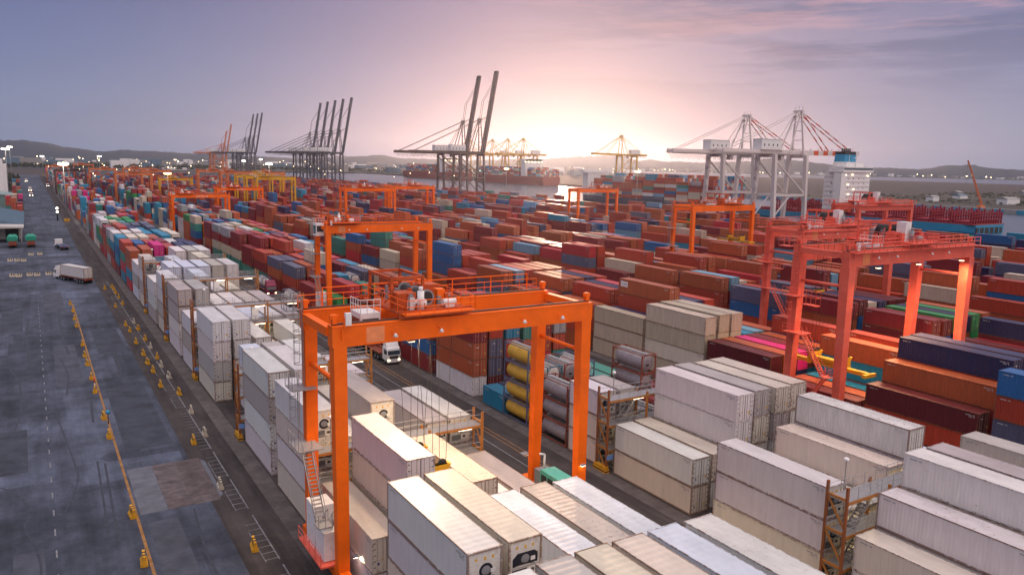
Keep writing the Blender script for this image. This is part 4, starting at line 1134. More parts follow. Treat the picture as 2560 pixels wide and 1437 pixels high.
for i, (yy_, lab) in enumerate(((495, 'front'), (522, 'middle'), (549, 'rear'))):
    build_rtg(LEGX[3], yy_, 22.6, 'yellow', f'{lab} one of three yellow gantry cranes standing in one line', dim=True, trolley=.1 + .3 * i)
far = [(0, 781, 20.9, 'brown', 'dark brown gantry crane across the block beside the long road'), (1, 625, 21.9, 'farorange', 'pale orange gantry crane lit from below beside the brown one'),
       (0, 1130, 19.6, 'farorange', 'distant orange gantry crane at the far end of the road'), (1, 905, 20.5, 'farorange', 'small orange gantry crane right of the dark brown one'),
       (3, 600, 24.0, 'farorange', 'orange gantry crane behind the yellow cranes, nearer one'), (3, 690, 23.5, 'farorange', 'orange gantry crane behind the yellow cranes, second one back'),
       (2, 770, 21.5, 'farorange', 'faint orange gantry crane far behind the yellow one on the left'), (4, 640, 23.0, 'farorange', 'orange gantry crane just left of the black quay cranes'),
       (2, 930, 21.0, 'farorange', 'tiny orange gantry crane before the hazy hills on the left'), (1, 1220, 21.0, 'farorange', 'farthest orange gantry crane, under the hills beside the road')]
for k, yy_, h_, p_, lab in far: build_rtg(LEGX[k], yy_, h_, p_, lab, dim=True, trolley=rng.random() * .8)

spreader(X0[0] + PITCH_R * 2 + 1.25, 58.2, 7.6, 22.5, 'yellow spreader hanging on ropes below the front orange crane')
spreader(X0[2] + 2.0, 63.5, 8.4, 24.9, 'yellow spreader resting behind the leg of the red crane numbered 25')
spreader(X0[1] + 8.0, 161.5, 5.6, 21.2, 'yellow spreader under the second orange crane beside a teal box')
spreader(X0[3] + 5.0, 95, 10.2, 24, 'yellow spreader below the second red crane', 12)
spreader(X0[4] + 20.0, 158, 13.2, 24.3, 'yellow spreader high under the crane before the white quay cranes')

# warm flood light under the front crane's girders, as its lit lamps give
def spot(name, loc, to, e, col, size=R(110), blend=.6, rad=.25):
    l = bpy.data.lights.new(name, 'SPOT'); o = bpy.data.objects.new(name, l); COL.objects.link(o)
    l.energy = e; l.color = col; l.spot_size = size; l.spot_blend = blend; l.shadow_soft_size = rad
    o.location = loc; o.rotation_euler = (Vector(to) - Vector(loc)).to_track_quat('-Z', 'Y').to_euler()
def lamp_fixture(parent, loc, m='lampwarm', s=.32):
    mb = MB().box(loc[0] - s, loc[1] - s, loc[2] - .12, loc[0] + s, loc[1] + s, loc[2], 1).box(loc[0] - s * .8, loc[1] - s * .8, loc[2] - .16, loc[0] + s * .8, loc[1] + s * .8, loc[2] - .12, 0)
    mb.build('floodlight', [M[m], M['grey']], parent)
WARM = (1.0, .70, .38)
lx1 = LEGX[0]
for fx, fy in ((tx1 + 1.2, .2), (tx1 + 5.2, 7.1), (tx1 + 3.2, 3.6)):
    lamp_fixture(R1, (fx, fy, 20.2)); spot('crane_floodlight', (lx1 + fx, 56.4 + fy, 19.8), (lx1 + fx + .3, 56.4 + fy - 3.0, 0), 3200, (1, .72, .42), R(140))
spot('crane_floodlight', (lx1 + 8.2, 54.7, 20.8), (lx1 + 8, 47, 8), 1500, (1, .78, .52), R(120)); spot('crane_floodlight', (lx1 + 16.2, 54.7, 20.8), (lx1 + 15, 47, 8), 1200, (1, .78, .52), R(120))
lamp_fixture(R1, (23.5, -.7, 6.5), 'lampwhite', .25); spot('leg_light', (LEGX[0] + 23.5, 55.2, 6.3), (LEGX[0] + 26, 50, 0), 700, (1, .8, .5))
lamp_fixture(R1, (22.9, 8.4, 4.6), 'lampwarm', .4)
lamp_fixture(R1, (.9, -.7, 3.2), 'lampwhite', .22); spot('leg_light', (LEGX[0] + 1.1, 55.4, 3.0), (LEGX[0] + 3.5, 52.2, 3.6), 900, (1, .92, .62), R(46))
for fx in (tx3 + 1, tx3 + 6): lamp_fixture(R3, (fx, 3.4, 22.4)); spot('crane_floodlight', (LEGX[2] + fx, 63.2, 22.1), (LEGX[2] + fx + 2, 61, 0), 8000, (1, .62, .32), R(140))
for fx in (5.0, 14.0, 24.5): lamp_fixture(R3, (fx, -.9, 22.3), 'lampwarm', .3); spot('crane_floodlight', (LEGX[2] + fx, 58.5, 22.2), (LEGX[2] + fx + 1, 60.5, 8), 4200, (1, .62, .32), R(150))
# ------------------------------------------------------------------ quay cranes
def sts(x, y, paint, label, H=44, up=True, wy=17, reach=58, back=24, flip=False, apex=70, stripe=False, gauge=30, house='white', group='ship-to-shore cranes along the quay'):
    """x: landside rail, boom towards +x (or -x when flipped)"""
    root = tag(empty('quay_crane', (x, y, 0), math.pi if flip else 0), label, 'quay crane', group)
    P = M[paint]; w = 2.6 if stripe else 2.3
    for lx in (0, gauge):
        for ly in (0, wy):
            q = (lx, wy / 2 + (ly - wy / 2) * .78, H - 1)
            MB().beam((lx, ly, 1.5), q, w * .8, w, 0).build('leg', P, root)
        MB().box(lx - .8, -2.5, .4, lx + .8, wy + 2.5, 2.4).build('sill_beam', P, root)
        mb = MB(); zc = H * .40
        mb.beam((lx, wy * .04, zc), (lx, wy * .96, zc), 1.3); mb.build('cross_beam', P, root)
        MB().box(lx - .9, wy * .08, H - 2.6, lx + .9, wy * .92, H - .6).build('portal_beam', P, root)
    for ly in (.5, wy - .5):
        mb = MB().beam((0, ly, H * .40), (gauge, ly, H * .40), 1.2)
        mb.beam((0, ly + (wy / 2 - ly) * .15, H - 4), (gauge - 1, ly, H * .42), .9)
        mb.beam((0, ly, 3), (gauge * .5, ly, H * .39), .7) if stripe else mb.beam((gauge, ly, 3), (gauge * .5, ly, H * .39), .7)
        mb.build('diagonal_brace', P, root)
    yc = wy / 2
    g = MB()
    for s in (-2.6, 2.6):
        g.box(-back, yc + s - .6, H - 1.0, gauge + 2, yc + s + .6, H + 2.0)
    for i in range(int((back + gauge) / 5)):
        g.box(-back + i * 5, yc - 2.0, H + .2, -back + i * 5 + .5, yc + 2.0, H + .9)
    for s in (-3.9, 3.9): g.box(-back, yc + s - .5, H - .3, gauge + 2, yc + s + .5, H - .2); railing(g, [(-back, yc + s, H - .2), (gauge + 2, yc + s, H - .2)], 1.3, 0, 4.0, .08)
    g.build('trolley_girder', P, root)
    # hanging festoon cables below the girder
    f = MB()
    for i in range(int((back + gauge - 8) / 1.7)):
        xx_ = -back + 3 + i * 1.7
        d_ = 3.0 + 1.6 * abs(math.sin(i * 1.1))
        f.beam((xx_, yc + 4.2, H - .4), (xx_ + .8, yc + 4.2, H - .4 - d_), .12); f.beam((xx_ + .8, yc + 4.2, H - .4 - d_), (xx_ + 1.6, yc + 4.2, H - .4), .12)
    f.build('festoon_cable', M['dark'] if not stripe else M['galv'], root)
    # apex frame
    ax = gauge - 2
    a = MB()
    for s in (-1, 1):
        a.beam((gauge, yc + s * 4.5, H), (ax, yc + s * 2.2, apex), 1.0, 1.1, 0, .7, .8)
        a.beam((gauge - 13, yc + s * 4.0, H + 1), (ax - .5, yc + s * 2.0, apex - 1), .7)
    a.box(ax - 1.2, yc - 3.4, apex - .5, ax + 1.2, yc + 3.4, apex + .8)
    for s in (-2.8, 0, 2.8): a.tube((ax, yc + s, apex + .8), (ax + .1, yc + s, apex + 3.4), .2, 5)
    a.box(ax - 2.6, yc - 2.4, apex - 3.2, ax + 2.4, yc + 2.4, apex - 2.9); railing(a, [(ax - 2.6, yc - 2.4, apex - 2.9), (ax + 2.4, yc - 2.4, apex - 2.9)], 1.2, 0, 1.5, .07)
    for i in range(4):
        z_ = H + (apex - H) * (i + .5) / 4.6; a.beam((gauge - .4 - i * .4, yc - 4.2 + i * .5, z_), (gauge - .4 - i * .4, yc + 4.2 - i * .5, z_), .4)
    a.build('apex_frame', P, root)
    st = MB()
    for s in (-2.4, 2.4):
        st.beam((ax, yc + s * .8, apex), (-back + 6, yc + s, H + 2), .42)
        st.beam((ax, yc + s * .8, apex), (gauge * .25, yc + s, H + 2), .38)
    st.build('backstay', P, root)
    # boom, lowered or raised about its hinge
    hx, hz = gauge + 2.2, H + .8
    ang = R(0.6) if not up else R(79.5)
    ca, sa = math.cos(ang), math.sin(ang)
    def bp(u, s, v): return (hx + u * ca - v * sa, yc + s, hz + u * sa + v * ca)
    b = MB()
    nseg = 12
    for s in (-2.6, 2.6):
        for i in range(nseg):
            u0, u1 = reach * i / nseg, reach * (i + 1) / nseg
            b.beam(bp(u0, s, 0), bp(u1, s, 0), 1.4 if not up else 1.9, 3.0 if not up else 2.8, (1 if stripe and i % 2 == 0 and i > 1 else 0))
    for i in range(nseg + 1): b.beam(bp(min(reach - .3, reach * i / nseg + .3), -2.6, .3), bp(min(reach - .3, reach * i / nseg + .3), 2.6, .3), .5)
    for i in range(0, nseg, 3): b.beam(bp(reach * (i + 1.5) / nseg, -2.6, 1.0), bp(reach * (i + 1.5) / nseg, -2.6, 3.0), .5); b.beam(bp(reach * (i + 1.5) / nseg, 2.6, 1.0), bp(reach * (i + 1.5) / nseg, 2.6, 3.0), .5)
    b.box(*[v for v in bp(reach - 1, -3.0, -1)], *[v for v in bp(reach + .6, 3.0, 1.6)])
    b.build('boom', [P, M['redstripe']], root)
    for s in (-2.2, 2.2):
        fs_ = MB()
        for u, n_ in ((reach * .45, 8), (reach * .86, 11)):
            q0 = Vector((ax + .6, yc + s * .8, apex - .2)); q1 = Vector(bp(u, s, 1.4))
            if up:
                mid = q0.lerp(q1, .5) + Vector((-6, 0, -4)) if u < reach * .6 else q0.lerp(q1, .5) + Vector((-5, 0, 0))
                fs_.beam(q0, mid, .34); fs_.beam(mid, q1, .34)
            else:
                for i in range(n_): fs_.beam(q0.lerp(q1, i / n_), q0.lerp(q1, (i + 1) / n_), .55, .55, (1 if stripe and i % 2 else 0))
        fs_.build('forestay', [P, M['redstripe']], root)
    mh = MB().box(-9, yc - 3.6, H + 2.2, 9, yc + 3.6, H + 8.4, 0).box(-9.3, yc - 3.9, H + 8.4, 9.3, yc + 3.9, H + 8.7, 0)
    for i in range(4): mh.box(-7 + i * 4, yc - 3.63, H + 4.2, -6 + i * 4, yc - 3.60, H + 5.6, 1)
    mh.box(-10, yc - 4.6, H + 1.95, 10.5, yc + 4.6, H + 2.2, 2); railing(mh, [(-10, yc - 4.6, H + 2.2), (10.5, yc - 4.6, H + 2.2)], 1.2, 2, 2.5, .08)
    mh.build('machinery_house', [M[house], M['dark'], P], root)
    ca_ = MB().box(12, yc - 1.6, H - 4.4, 15, yc + 1.6, H - 1.4, 0).box(15, yc - 1.3, H - 4.0, 15.03, yc + 1.3, H - 2.2, 1).box(10, yc - 3, H - 1.2, 17, yc + 3, H - .4, 2)
    ca_.build('trolley_cab', [P, M['glass'], M['dark']], root)
    ld = MB()
    for i in range(6):
        z0_ = 3 + i * (H - 6) / 6; z1_ = z0_ + (H - 6) / 6
        ld.beam((-1.6, wy - 1 - (3 if i % 2 else 0), z0_), (-1.6, wy - 4 + (3 if i % 2 else 0), z1_), .7, .25); ld.box(-2.1, wy - 4.8, z1_ - .1, -.9, wy - .2, z1_)
    ld.build('stair_tower', P, root)
    return root

QL = QX - 33      # landside rail
sts(QL, 331, 'whitests', 'white quay crane with red-striped boom lowered towards the blue ship', up=False, stripe=True, back=42, apex=71)
sts(QL, 374, 'whitests', 'white quay crane left of the other, its striped boom half hidden', up=False, stripe=True, back=42, apex=70)
sts(QL, 753, 'brownsts', 'brown quay crane with raised boom, right one of the pair', reach=90, back=56, apex=81)
sts(QL, 792, 'brownsts', 'brown quay crane with raised boom, left one of the pair', reach=88, back=56, apex=80)
for i, lab in enumerate(('nearest', 'second', 'middle', 'fourth', 'farthest')):
    sts(QL, 1208 + 39 * i, 'navysts', f'dark blue grey quay crane with boom up, {lab} of the row of five', reach=88, back=50, apex=79)
for i, lab in enumerate(('right', 'middle', 'left')):
    sts(QL, 1770 + 39 * i, 'navysts', f'small dark quay crane with boom up, {lab} one of the distant three', reach=88, back=48, apex=78)
sts(QL, 2066, 'farorange', 'orange quay crane with raised boom, taller of the distant pair', reach=72, back=40, apex=70)
sts(QL, 2110, 'farorange', 'orange quay crane with raised boom, lower of the distant pair', reach=56, back=40, apex=66)
M['ystsyellow'] = mat('quay_crane_yellow', (0.62, 0.36, 0.05), 0.55)
def far_sts(x, y, lab): sts(x, y, 'ystsyellow', lab, H=50, up=False, flip=True, reach=52, back=24, apex=80, house='white')
far_sts(826, 975, 'yellow quay crane standing alone across the basin, boom lowered')
for i, (yy_, lab) in enumerate(((1262, 'rightmost'), (1318, 'second from right'), (1378, 'third from right'), (1470, 'leftmost'))):
    far_sts(826, yy_, f'yellow quay crane across the basin, {lab} of the four together')

# ------------------------------------------------------------------ ships
def hull_mesh(mb, L, B, D, zw=-2.6, flare=.16, bow=.15):
    """along +y from stern 0 to bow L, beam centred on x=0; deck height D"""
    st_ = []
    for i in range(25):
        u = i / 24; y_ = u * L
        hw = B / 2
        if u > 1 - bow: hw *= max(.02, 1 - ((u - 1 + bow) / bow) ** 1.8)
        if u < .05: hw *= .86 + .14 * u / .05
        low = hw * (1 - flare * (1 if u > .75 or u < .08 else .15))
        st_.append([(-low, y_, zw), (-hw, y_, (zw + D) / 2), (-hw, y_, D), (hw, y_, D), (hw, y_, (zw + D) / 2), (low, y_, zw)])
    vs = [p for s in st_ for p in s]
    fs = []
    for i in range(24):
        for j in range(5): fs.append((i * 6 + j, (i + 1) * 6 + j, (i + 1) * 6 + j + 1, i * 6 + j + 1))
    fs.append(tuple(range(5, -1, -1))); fs.append(tuple(24 * 6 + j for j in range(6)))
    mb.add(vs, fs, 0)

# blue feeder ship on the right, empty deck with red lashing bridges
sh = tag(empty('container_ship', (QX + 26, 229, 0)), 'blue ship with red lashing bridges and a white deckhouse', 'container ship', 'container ships in the harbour')
mb = MB(); hull_mesh(mb, 176, 34, 5.6); hu = mb.build('hull', M['hullblue'], sh)
mb = MB().box(-15, -.6, .8, 12, .0, 4.2, 0)
for i in range(5): mb.box(-13 + i * 5.2, -.8, .8, -12.2 + i * 5.2, -.6, 4.2, 1)
mb.build('mooring_deck_opening', [M['dark'], M['hullblue']], hu)
MB().box(-16.4, .5, 5.6, 16.4, 150, 6.0).build('deck', M['hullred'], sh)
for i in range(13):
    y_ = 2 + i * 11.4
    if 84 < y_ < 104: continue
    mb = MB()
    for j in range(13): mb.box(-16.2 + j * 2.66, y_, 6.0, -15.7 + j * 2.66, y_ + .9, 12.6 + (j % 3) * .9)
    for z_ in (8.2, 10.2, 11.8): mb.box(-16.2, y_ + .1, z_, 16.3, y_ + 1.3, z_ + .35)
    for j in range(12): mb.beam((-15.9 + j * 2.66, y_ + .4, 8.9), (-13.3 + j * 2.66, y_ + .4, 11.2), .22)
    mb.build('lashing_bridge', M['lashing'], sh)
    MB().box(-16.0, y_ + 1.8, 6.0, 16.0, y_ + 10.2, 7.6).build('hatch_cover', M['lashing'], sh)
sup = MB()
sup.box(-14, 86, 6, 14, 100, 33, 0).box(-15.8, 85, 33, 15.8, 96, 36.5, 0).box(-9, 88, 36.5, 9, 98, 39.5, 0)
sup.box(-16.6, 85.5, 6, -11.5, 91, 32.5, 0)
for k_ in range(8): sup.box(-14.3, 85.6, 9 + k_ * 3, 14.3, 100.3, 9.18 + k_ * 3, 0)
de = sup.build('deckhouse', [M['white']], sh)
wn = MB()
for k_ in range(7):
    for j in range(4): wn.box(-9 + j * 5.4, 85.95, 10.4 + k_ * 3, -8.3 + j * 5.4, 85.99, 11.1 + k_ * 3)
    if k_ % 2: wn.box(-14.04, 94, 10.2 + k_ * 3, -14.0, 94.8, 11.2 + k_ * 3)
wn.box(-15.4, 84.95, 34.4, 15.4, 84.99, 35.8)
wn.build('window', M['glass'], de)
lw = MB()
for x_, z_ in ((-12, 31), (-5, 31.2), (11, 30.6), (-9, 25), (-3, 22), (-8, 18.6), (-12, 12.4), (4, 10.2)): lw.box(x_ - .3, 85.3, z_, x_ + .3, 85.6, z_ + .4)
lw.build('deck_light', M['lampwarm'], de)
fu = MB().prism([(-6, 39.5), (6, 39.5), (5.5, 45.5), (-5.5, 45.5)], 92, 99.5, 'y', 0).box(-5.6, 91.9, 44.2, 5.6, 99.6, 46.2, 1)
for j in range(5): fu.tube((-4 + j * 2, 95.5, 46), (-4 + j * 2, 95.5, 48.3), .5, 8, 1)
fu.build('funnel', [M['hullblue'], M['dark']], sh)
ms = MB().tube((0, 87.5, 36.5), (0, 87.5, 46), .3, 6).box(-3.2, 87.3, 42, 3.2, 87.7, 42.3).tube((-8, 87, 36.5), (-8, 87, 44), .15, 5)
ms.build('radar_mast', M['white'], sh)
MB().box(-17.2, 78, 8, -15.2, 84, 10.3).build('lifeboat', M['redstripe'], sh)

deck_v, deck_f, deck_c = [], [], []
def deck_load(x0, y0, z0, nx, bays, tmin, tmax, q, L=12.6):
    for b_ in range(bays):
        hb = q.randint(tmin, tmax)
        for i in range(nx):
            h_ = max(1, hb - (1 if q.random() < .25 else 0) - (1 if i in (0, nx - 1) and q.random() < .5 else 0))
            for t_ in range(h_):
                col = PAL[q.choice('mmrrrrbbbbBtleeWUsgL')][1]
                o = len(deck_v); x_, y_, z_ = x0 + i * 2.5, y0 + b_ * (L + .9), z0 + t_ * 2.62
                deck_v.extend([(x_, y_, z_), (x_ + 2.44, y_, z_), (x_ + 2.44, y_ + L, z_), (x_, y_ + L, z_), (x_, y_, z_ + 2.58), (x_ + 2.44, y_, z_ + 2.58), (x_ + 2.44, y_ + L, z_ + 2.58), (x_, y_ + L, z_ + 2.58)])
                for f in ((4, 5, 6, 7), (0, 1, 5, 4), (1, 2, 6, 5), (2, 3, 7, 6), (3, 0, 4, 7)): deck_f.append(tuple(o + q_ for q_ in f)); deck_c.append(col)
q = random.Random(5)
# loaded ship behind the white quay cranes
s2 = tag(empty('container_ship', (QX + 27, 418, 0)), 'loaded ship behind the white quay cranes, stacked high with rust coloured boxes', 'container ship', 'container ships in the harbour')
mb = MB(); hull_mesh(mb, 190, 36, 6.5); mb.build('hull', M['hulldark'], s2)
MB().box(-12, 170, 6.5, 12, 178, 30).box(-17, 169, 27, 17, 176, 30).build('deckhouse', M['white'], s2)
deck_load(QX + 27 - 17.4, 424, 6.8, 14, 11, 6, 8, q)
# two ships across the basin
for (x_, y_, L_, lab, hm_) in ((762, 1105, 260, 'far red brown ship moored across the basin, right half', 'hullred'), (762, 1420, 300, 'far red brown ship across the basin, with white deckhouse lit', 'hullred')):
    s3 = tag(empty('container_ship', (x_, y_, 0)), lab, 'container ship', 'container ships in the harbour')
    mb = MB(); hull_mesh(mb, L_, 42, 12); mb.build('hull', M[hm_], s3)
    d3 = MB().box(-17, L_ * .22, 12, 17, L_ * .22 + 14, 42).box(-21, L_ * .22, 38, 21, L_ * .22 + 9, 42).build('deckhouse', M['white'], s3)
    l3 = MB()
    for j in range(6): l3.box(-18 + j * 7, L_ * .22 - .8, 36.4, -16.4 + j * 7, L_ * .22 - .1, 37.4)
    l3.build('deck_light', M['lampwarm'], d3)
    deck_load(x_ - 20, y_ + 6, 12.2, 16, 3, 4, 6, q); deck_load(x_ - 20, y_ + L_ * .22 + 20, 12.2, 16, int((L_ * .58) / 13.5), 4, 6, q)
me = bpy.data.meshes.new('deck_containers'); me.from_pydata(deck_v, [], deck_f)
at = me.attributes.new('paint', 'FLOAT_COLOR', 'FACE'); at.data.foreach_set('color', [v for cl in deck_c for v in (*cl, 1.0)])
me.materials.append(M['far']); me.update()
tag(link('deck_containers', me), 'many coloured containers stacked on the decks of the moored ships', 'container stacks', 'containers carried on ships', 'stuff')

# ------------------------------------------------------------------ reefer racks between the bays
def reefer_rack(x, y, tiers, label, width=17.2, depth=2.1, full=True, globe=True):
    root = tag(empty('reefer_rack', (x, y, 0)), label, 'reefer rack', 'steel reefer racks between container bays')
    Ht = tiers * 2.9
    xs = [0, width * .33, width * .66, width]
    for i, cx in enumerate(xs):
        mb = MB()
        for cy in (.15, depth - .15): mb.box(cx - .11, cy - .10, 0, cx + .11, cy + .10, Ht + (.1 if i not in (0, 3) else 1.0), 0 if i not in (0,) else 1)
        if i in (0, 3):
            for z_ in range(int(Ht / 2.9)): mb.beam((cx, .15, z_ * 2.9 + .3), (cx, depth - .15, z_ * 2.9 + 2.7), .14, .14, 0); mb.beam((cx, .15, z_ * 2.9 + 2.8), (cx, depth - .15, z_ * 2.9 + 2.8), .16, .2, 0)
        if i == 0: mb.box(cx - .30, -.1, 0, cx + .30, depth + .1, .45, 2).box(cx - .31, -.11, .15, cx + .31, depth + .11, .28, 3).box(cx - .24, 0, .55, cx + .24, depth, .75, 2)
        mb.build('column', [M['rackorange'], M['rackpost'], M['barrier'], M['hazard']], root)
    for t_ in range(1, tiers + 1):
        z_ = t_ * 2.9 - .35
        mb = MB().box(0, .2, z_, width, depth - .2, z_ + .06, 0).box(0, .12, z_ - .22, width, .22, z_ + .02, 1).box(0, depth - .22, z_ - .22, width, depth - .12, z_ + .02, 1)
        mb.build('deck', [M['galv'], M['rackorange']], root)
        rl = MB(); railing(rl, [(0, .25, z_), (width, .25, z_)], 1.1, 0, 1.5, .028); railing(rl, [(0, depth - .25, z_), (width, depth - .25, z_)], 1.1, 0, 1.5, .028)
        rl.build('railing', M['galv'], root)
        tl = MB()
        for fx in (.22, .55, .85): tl.box(width * fx, .30, z_ - .32, width * fx + 1.5, .42, z_ - .24)
        if full: tl.build('fluorescent_lamp', M['tubelight'], root)
    cb = MB()
    for t_ in range(tiers): cb.box(width * .52, .5, t_ * 2.9 + .1, width * .52 + 1.0, 1.3, t_ * 2.9 + 2.2)
    cb.build('power_cabinet', M['white'], root)
    st = MB()
    for t_ in range(tiers): stair(st, (width * (.08 + .02 * t_), depth / 2, t_ * 2.9 - (.35 if t_ else 0)), (width * (.24 + .02 * t_), depth / 2, (t_ + 1) * 2.9 - .35), .7, (0, 1, 0))
    st.build('stairway', M['galv'], root)
    if globe: mp = MB().tube((width * .12, depth - .2, Ht - .4), (width * .12, depth - .2, Ht + 2.2), .05, 6, 0).lathe((width * .12, depth - .2, Ht + 2.2), 'z', [(.0, -.02), (.2, .05), (.24, .18), (.15, .3), (0, .36)], 10, 1)
    if globe: mp.build('globe_lamp', [M['galv'], M['white']], root)
    sg = MB().box(-.18, -.14, 1.6, 1.2, -.10, 2.15, 0)
    sg.build('blue_sign', mat('blue_sign', (0.16, 0.30, 0.62), 0.5), root)
    return root
def tubes(x, y, tiers, width=17.2, e=45):
    for t_ in range(1, tiers + 1):
        for fx in (.28, .70):
            l = bpy.data.lights.new('rack_tube_light', 'POINT'); o = bpy.data.objects.new('rack_tube_light', l); COL.objects.link(o)
            l.energy = e; l.color = (1, .80, .48); l.shadow_soft_size = .4; o.location = (x + width * fx, y + .6, t_ * 2.9 - .75)
for i, b in enumerate((0, 2, 4, 6, 8, 10)):
    y_ = 34.6 + 15.05 * b + .42
    tr_ = 3
    lab = ['front reefer rack at the frame edge, beside the block by the road', 'rusty reefer rack with platform and railing under the front orange crane', 'reefer rack with lit tubes just left of the front crane ladder', 'reefer rack with two lit tubes behind tall white stacks', 'reefer rack post at the road, fifth rack back', 'reefer rack post at the road, sixth rack back'][i]
    reefer_rack(X0[0] - .45, y_, (2, 3, 3, 4, 4, 4)[i], lab, globe=i > 0)
    if i in (1, 2, 3): tubes(X0[0] - .45, y_, 3, e=70)
reefer_rack(X0[1] - .6, 35.0, 3, 'orange reefer rack at lower right with grey deck and lit tubes'); tubes(X0[1] - .6, 35.0, 3, e=60)
reefer_rack(X0[1] - .6, 65.05, 3, 'orange reefer rack right of the front crane legs, white globe lamp above'); tubes(X0[1] - .6, 65.05, 2, e=60)

# ------------------------------------------------------------------ barriers, trucks, masts, buildings
def barrier_mesh(low, high):
    mb = MB()
    pr = [(-.30, 0), (.30, 0), (.30, .14), (.14, .42), (.11, .92), (-.11, .92), (-.14, .42), (-.30, .14)]
    mb.prism(pr, -.75, .75, 'y', 0)
    for y0 in (-.45, .1):
        pr2 = [(-.145, .42), (.145, .42), (.118, .925), (-.118, .925)]
        mb.prism(pr2, y0, y0 + .22, 'y', 1)
    return mb.mesh('road_barrier', [low, high])
bm_y = barrier_mesh(M['barrier'], M['hazard']); bm_w = barrier_mesh(M['barrierwhite'], M['hazard'])
def barriers(name_, x, ys, where, white=()):
    n = len(ys)
    for i, y_ in enumerate(sorted(ys)):
        w_ = i in white
        o = link('road_barrier', bm_w if w_ else bm_y); o.location = (x + rng.uniform(-.1, .1), y_, 0.01); o.rotation_euler = (0, 0, rng.uniform(-.12, .12))
        tag(o, f"{'faded cream' if w_ else 'yellow'} and black road barrier, {ordw(i + 1)} from the front {where}", 'road barrier', 'concrete road barriers along the lanes')
barriers('a', 6.3, (204.2, 194.3, 184.8, 177, 158.7, 149.3, 143, 133.6, 125.6, 112, 103.9, 79.1, 68.9, 53.5), 'along the yellow line')
barriers('b', 16.75, (226.7, 222.2, 216.1, 209.1, 199.3, 175.9, 168.6, 158.3, 151.1, 142.7, 136.6, 128.9, 118.9, 109.3, 99.2), 'along the white line', (0, 1, 3, 4, 6, 9))
barriers('c', 15.0, (224.7, 196.6, 173.7, 167.4, 156.2, 146.1, 139.4, 133.7, 124.4, 97, 82, 66.9, 49), 'left of the ladder marking', (2,))
def cross_barriers(pts, where):
    for i, (x_, y_) in enumerate(pts):
        o = link('road_barrier', bm_w); o.location = (x_, y_, .01); o.rotation_euler = (0, 0, R(90) + rng.uniform(-.2, .2))
        tag(o, f"faded cream and black road barrier, {ordw(i + 1)} from left in the {where}", 'road barrier', 'concrete road barriers along the lanes')
cross_barriers([(-5.7, 257.6), (-4.2, 256.8), (-1.6, 258), (0.2, 257.1), (3, 258.1), (4.8, 257.2)], 'row across the road')
cross_barriers([(-6.9, 295.6), (-5, 295), (-3.2, 293.9), (-1.1, 310.8), (1.5, 311.1)], 'group by the covered trucks')
fp = empty('flag_post', (6.25, 126.6, 0)); tag(fp, 'short red and white post on a road barrier', 'marker post')
MB().tube((0, 0, 0), (0, 0, 1.2), .06, 8).build('post', M['white'], fp); MB().tube((0, 0, 1.2), (0, 0, 2.1), .11, 8).build('top', M['redstripe'], fp)
bp_ = empty('marker_post', (6.7, 109.6, 0)); tag(bp_, 'blue topped marker post on the yellow line', 'marker post')
MB().tube((0, 0, 0), (0, 0, 1.3), .06, 8).build('post', M['dark'], bp_); MB().lathe((0, 0, 1.3), 'z', [(.0, 0), (.26, .05), (.3, .3), (.2, .5), (0, .55)], 10).build('top', M['hullblue'], bp_)

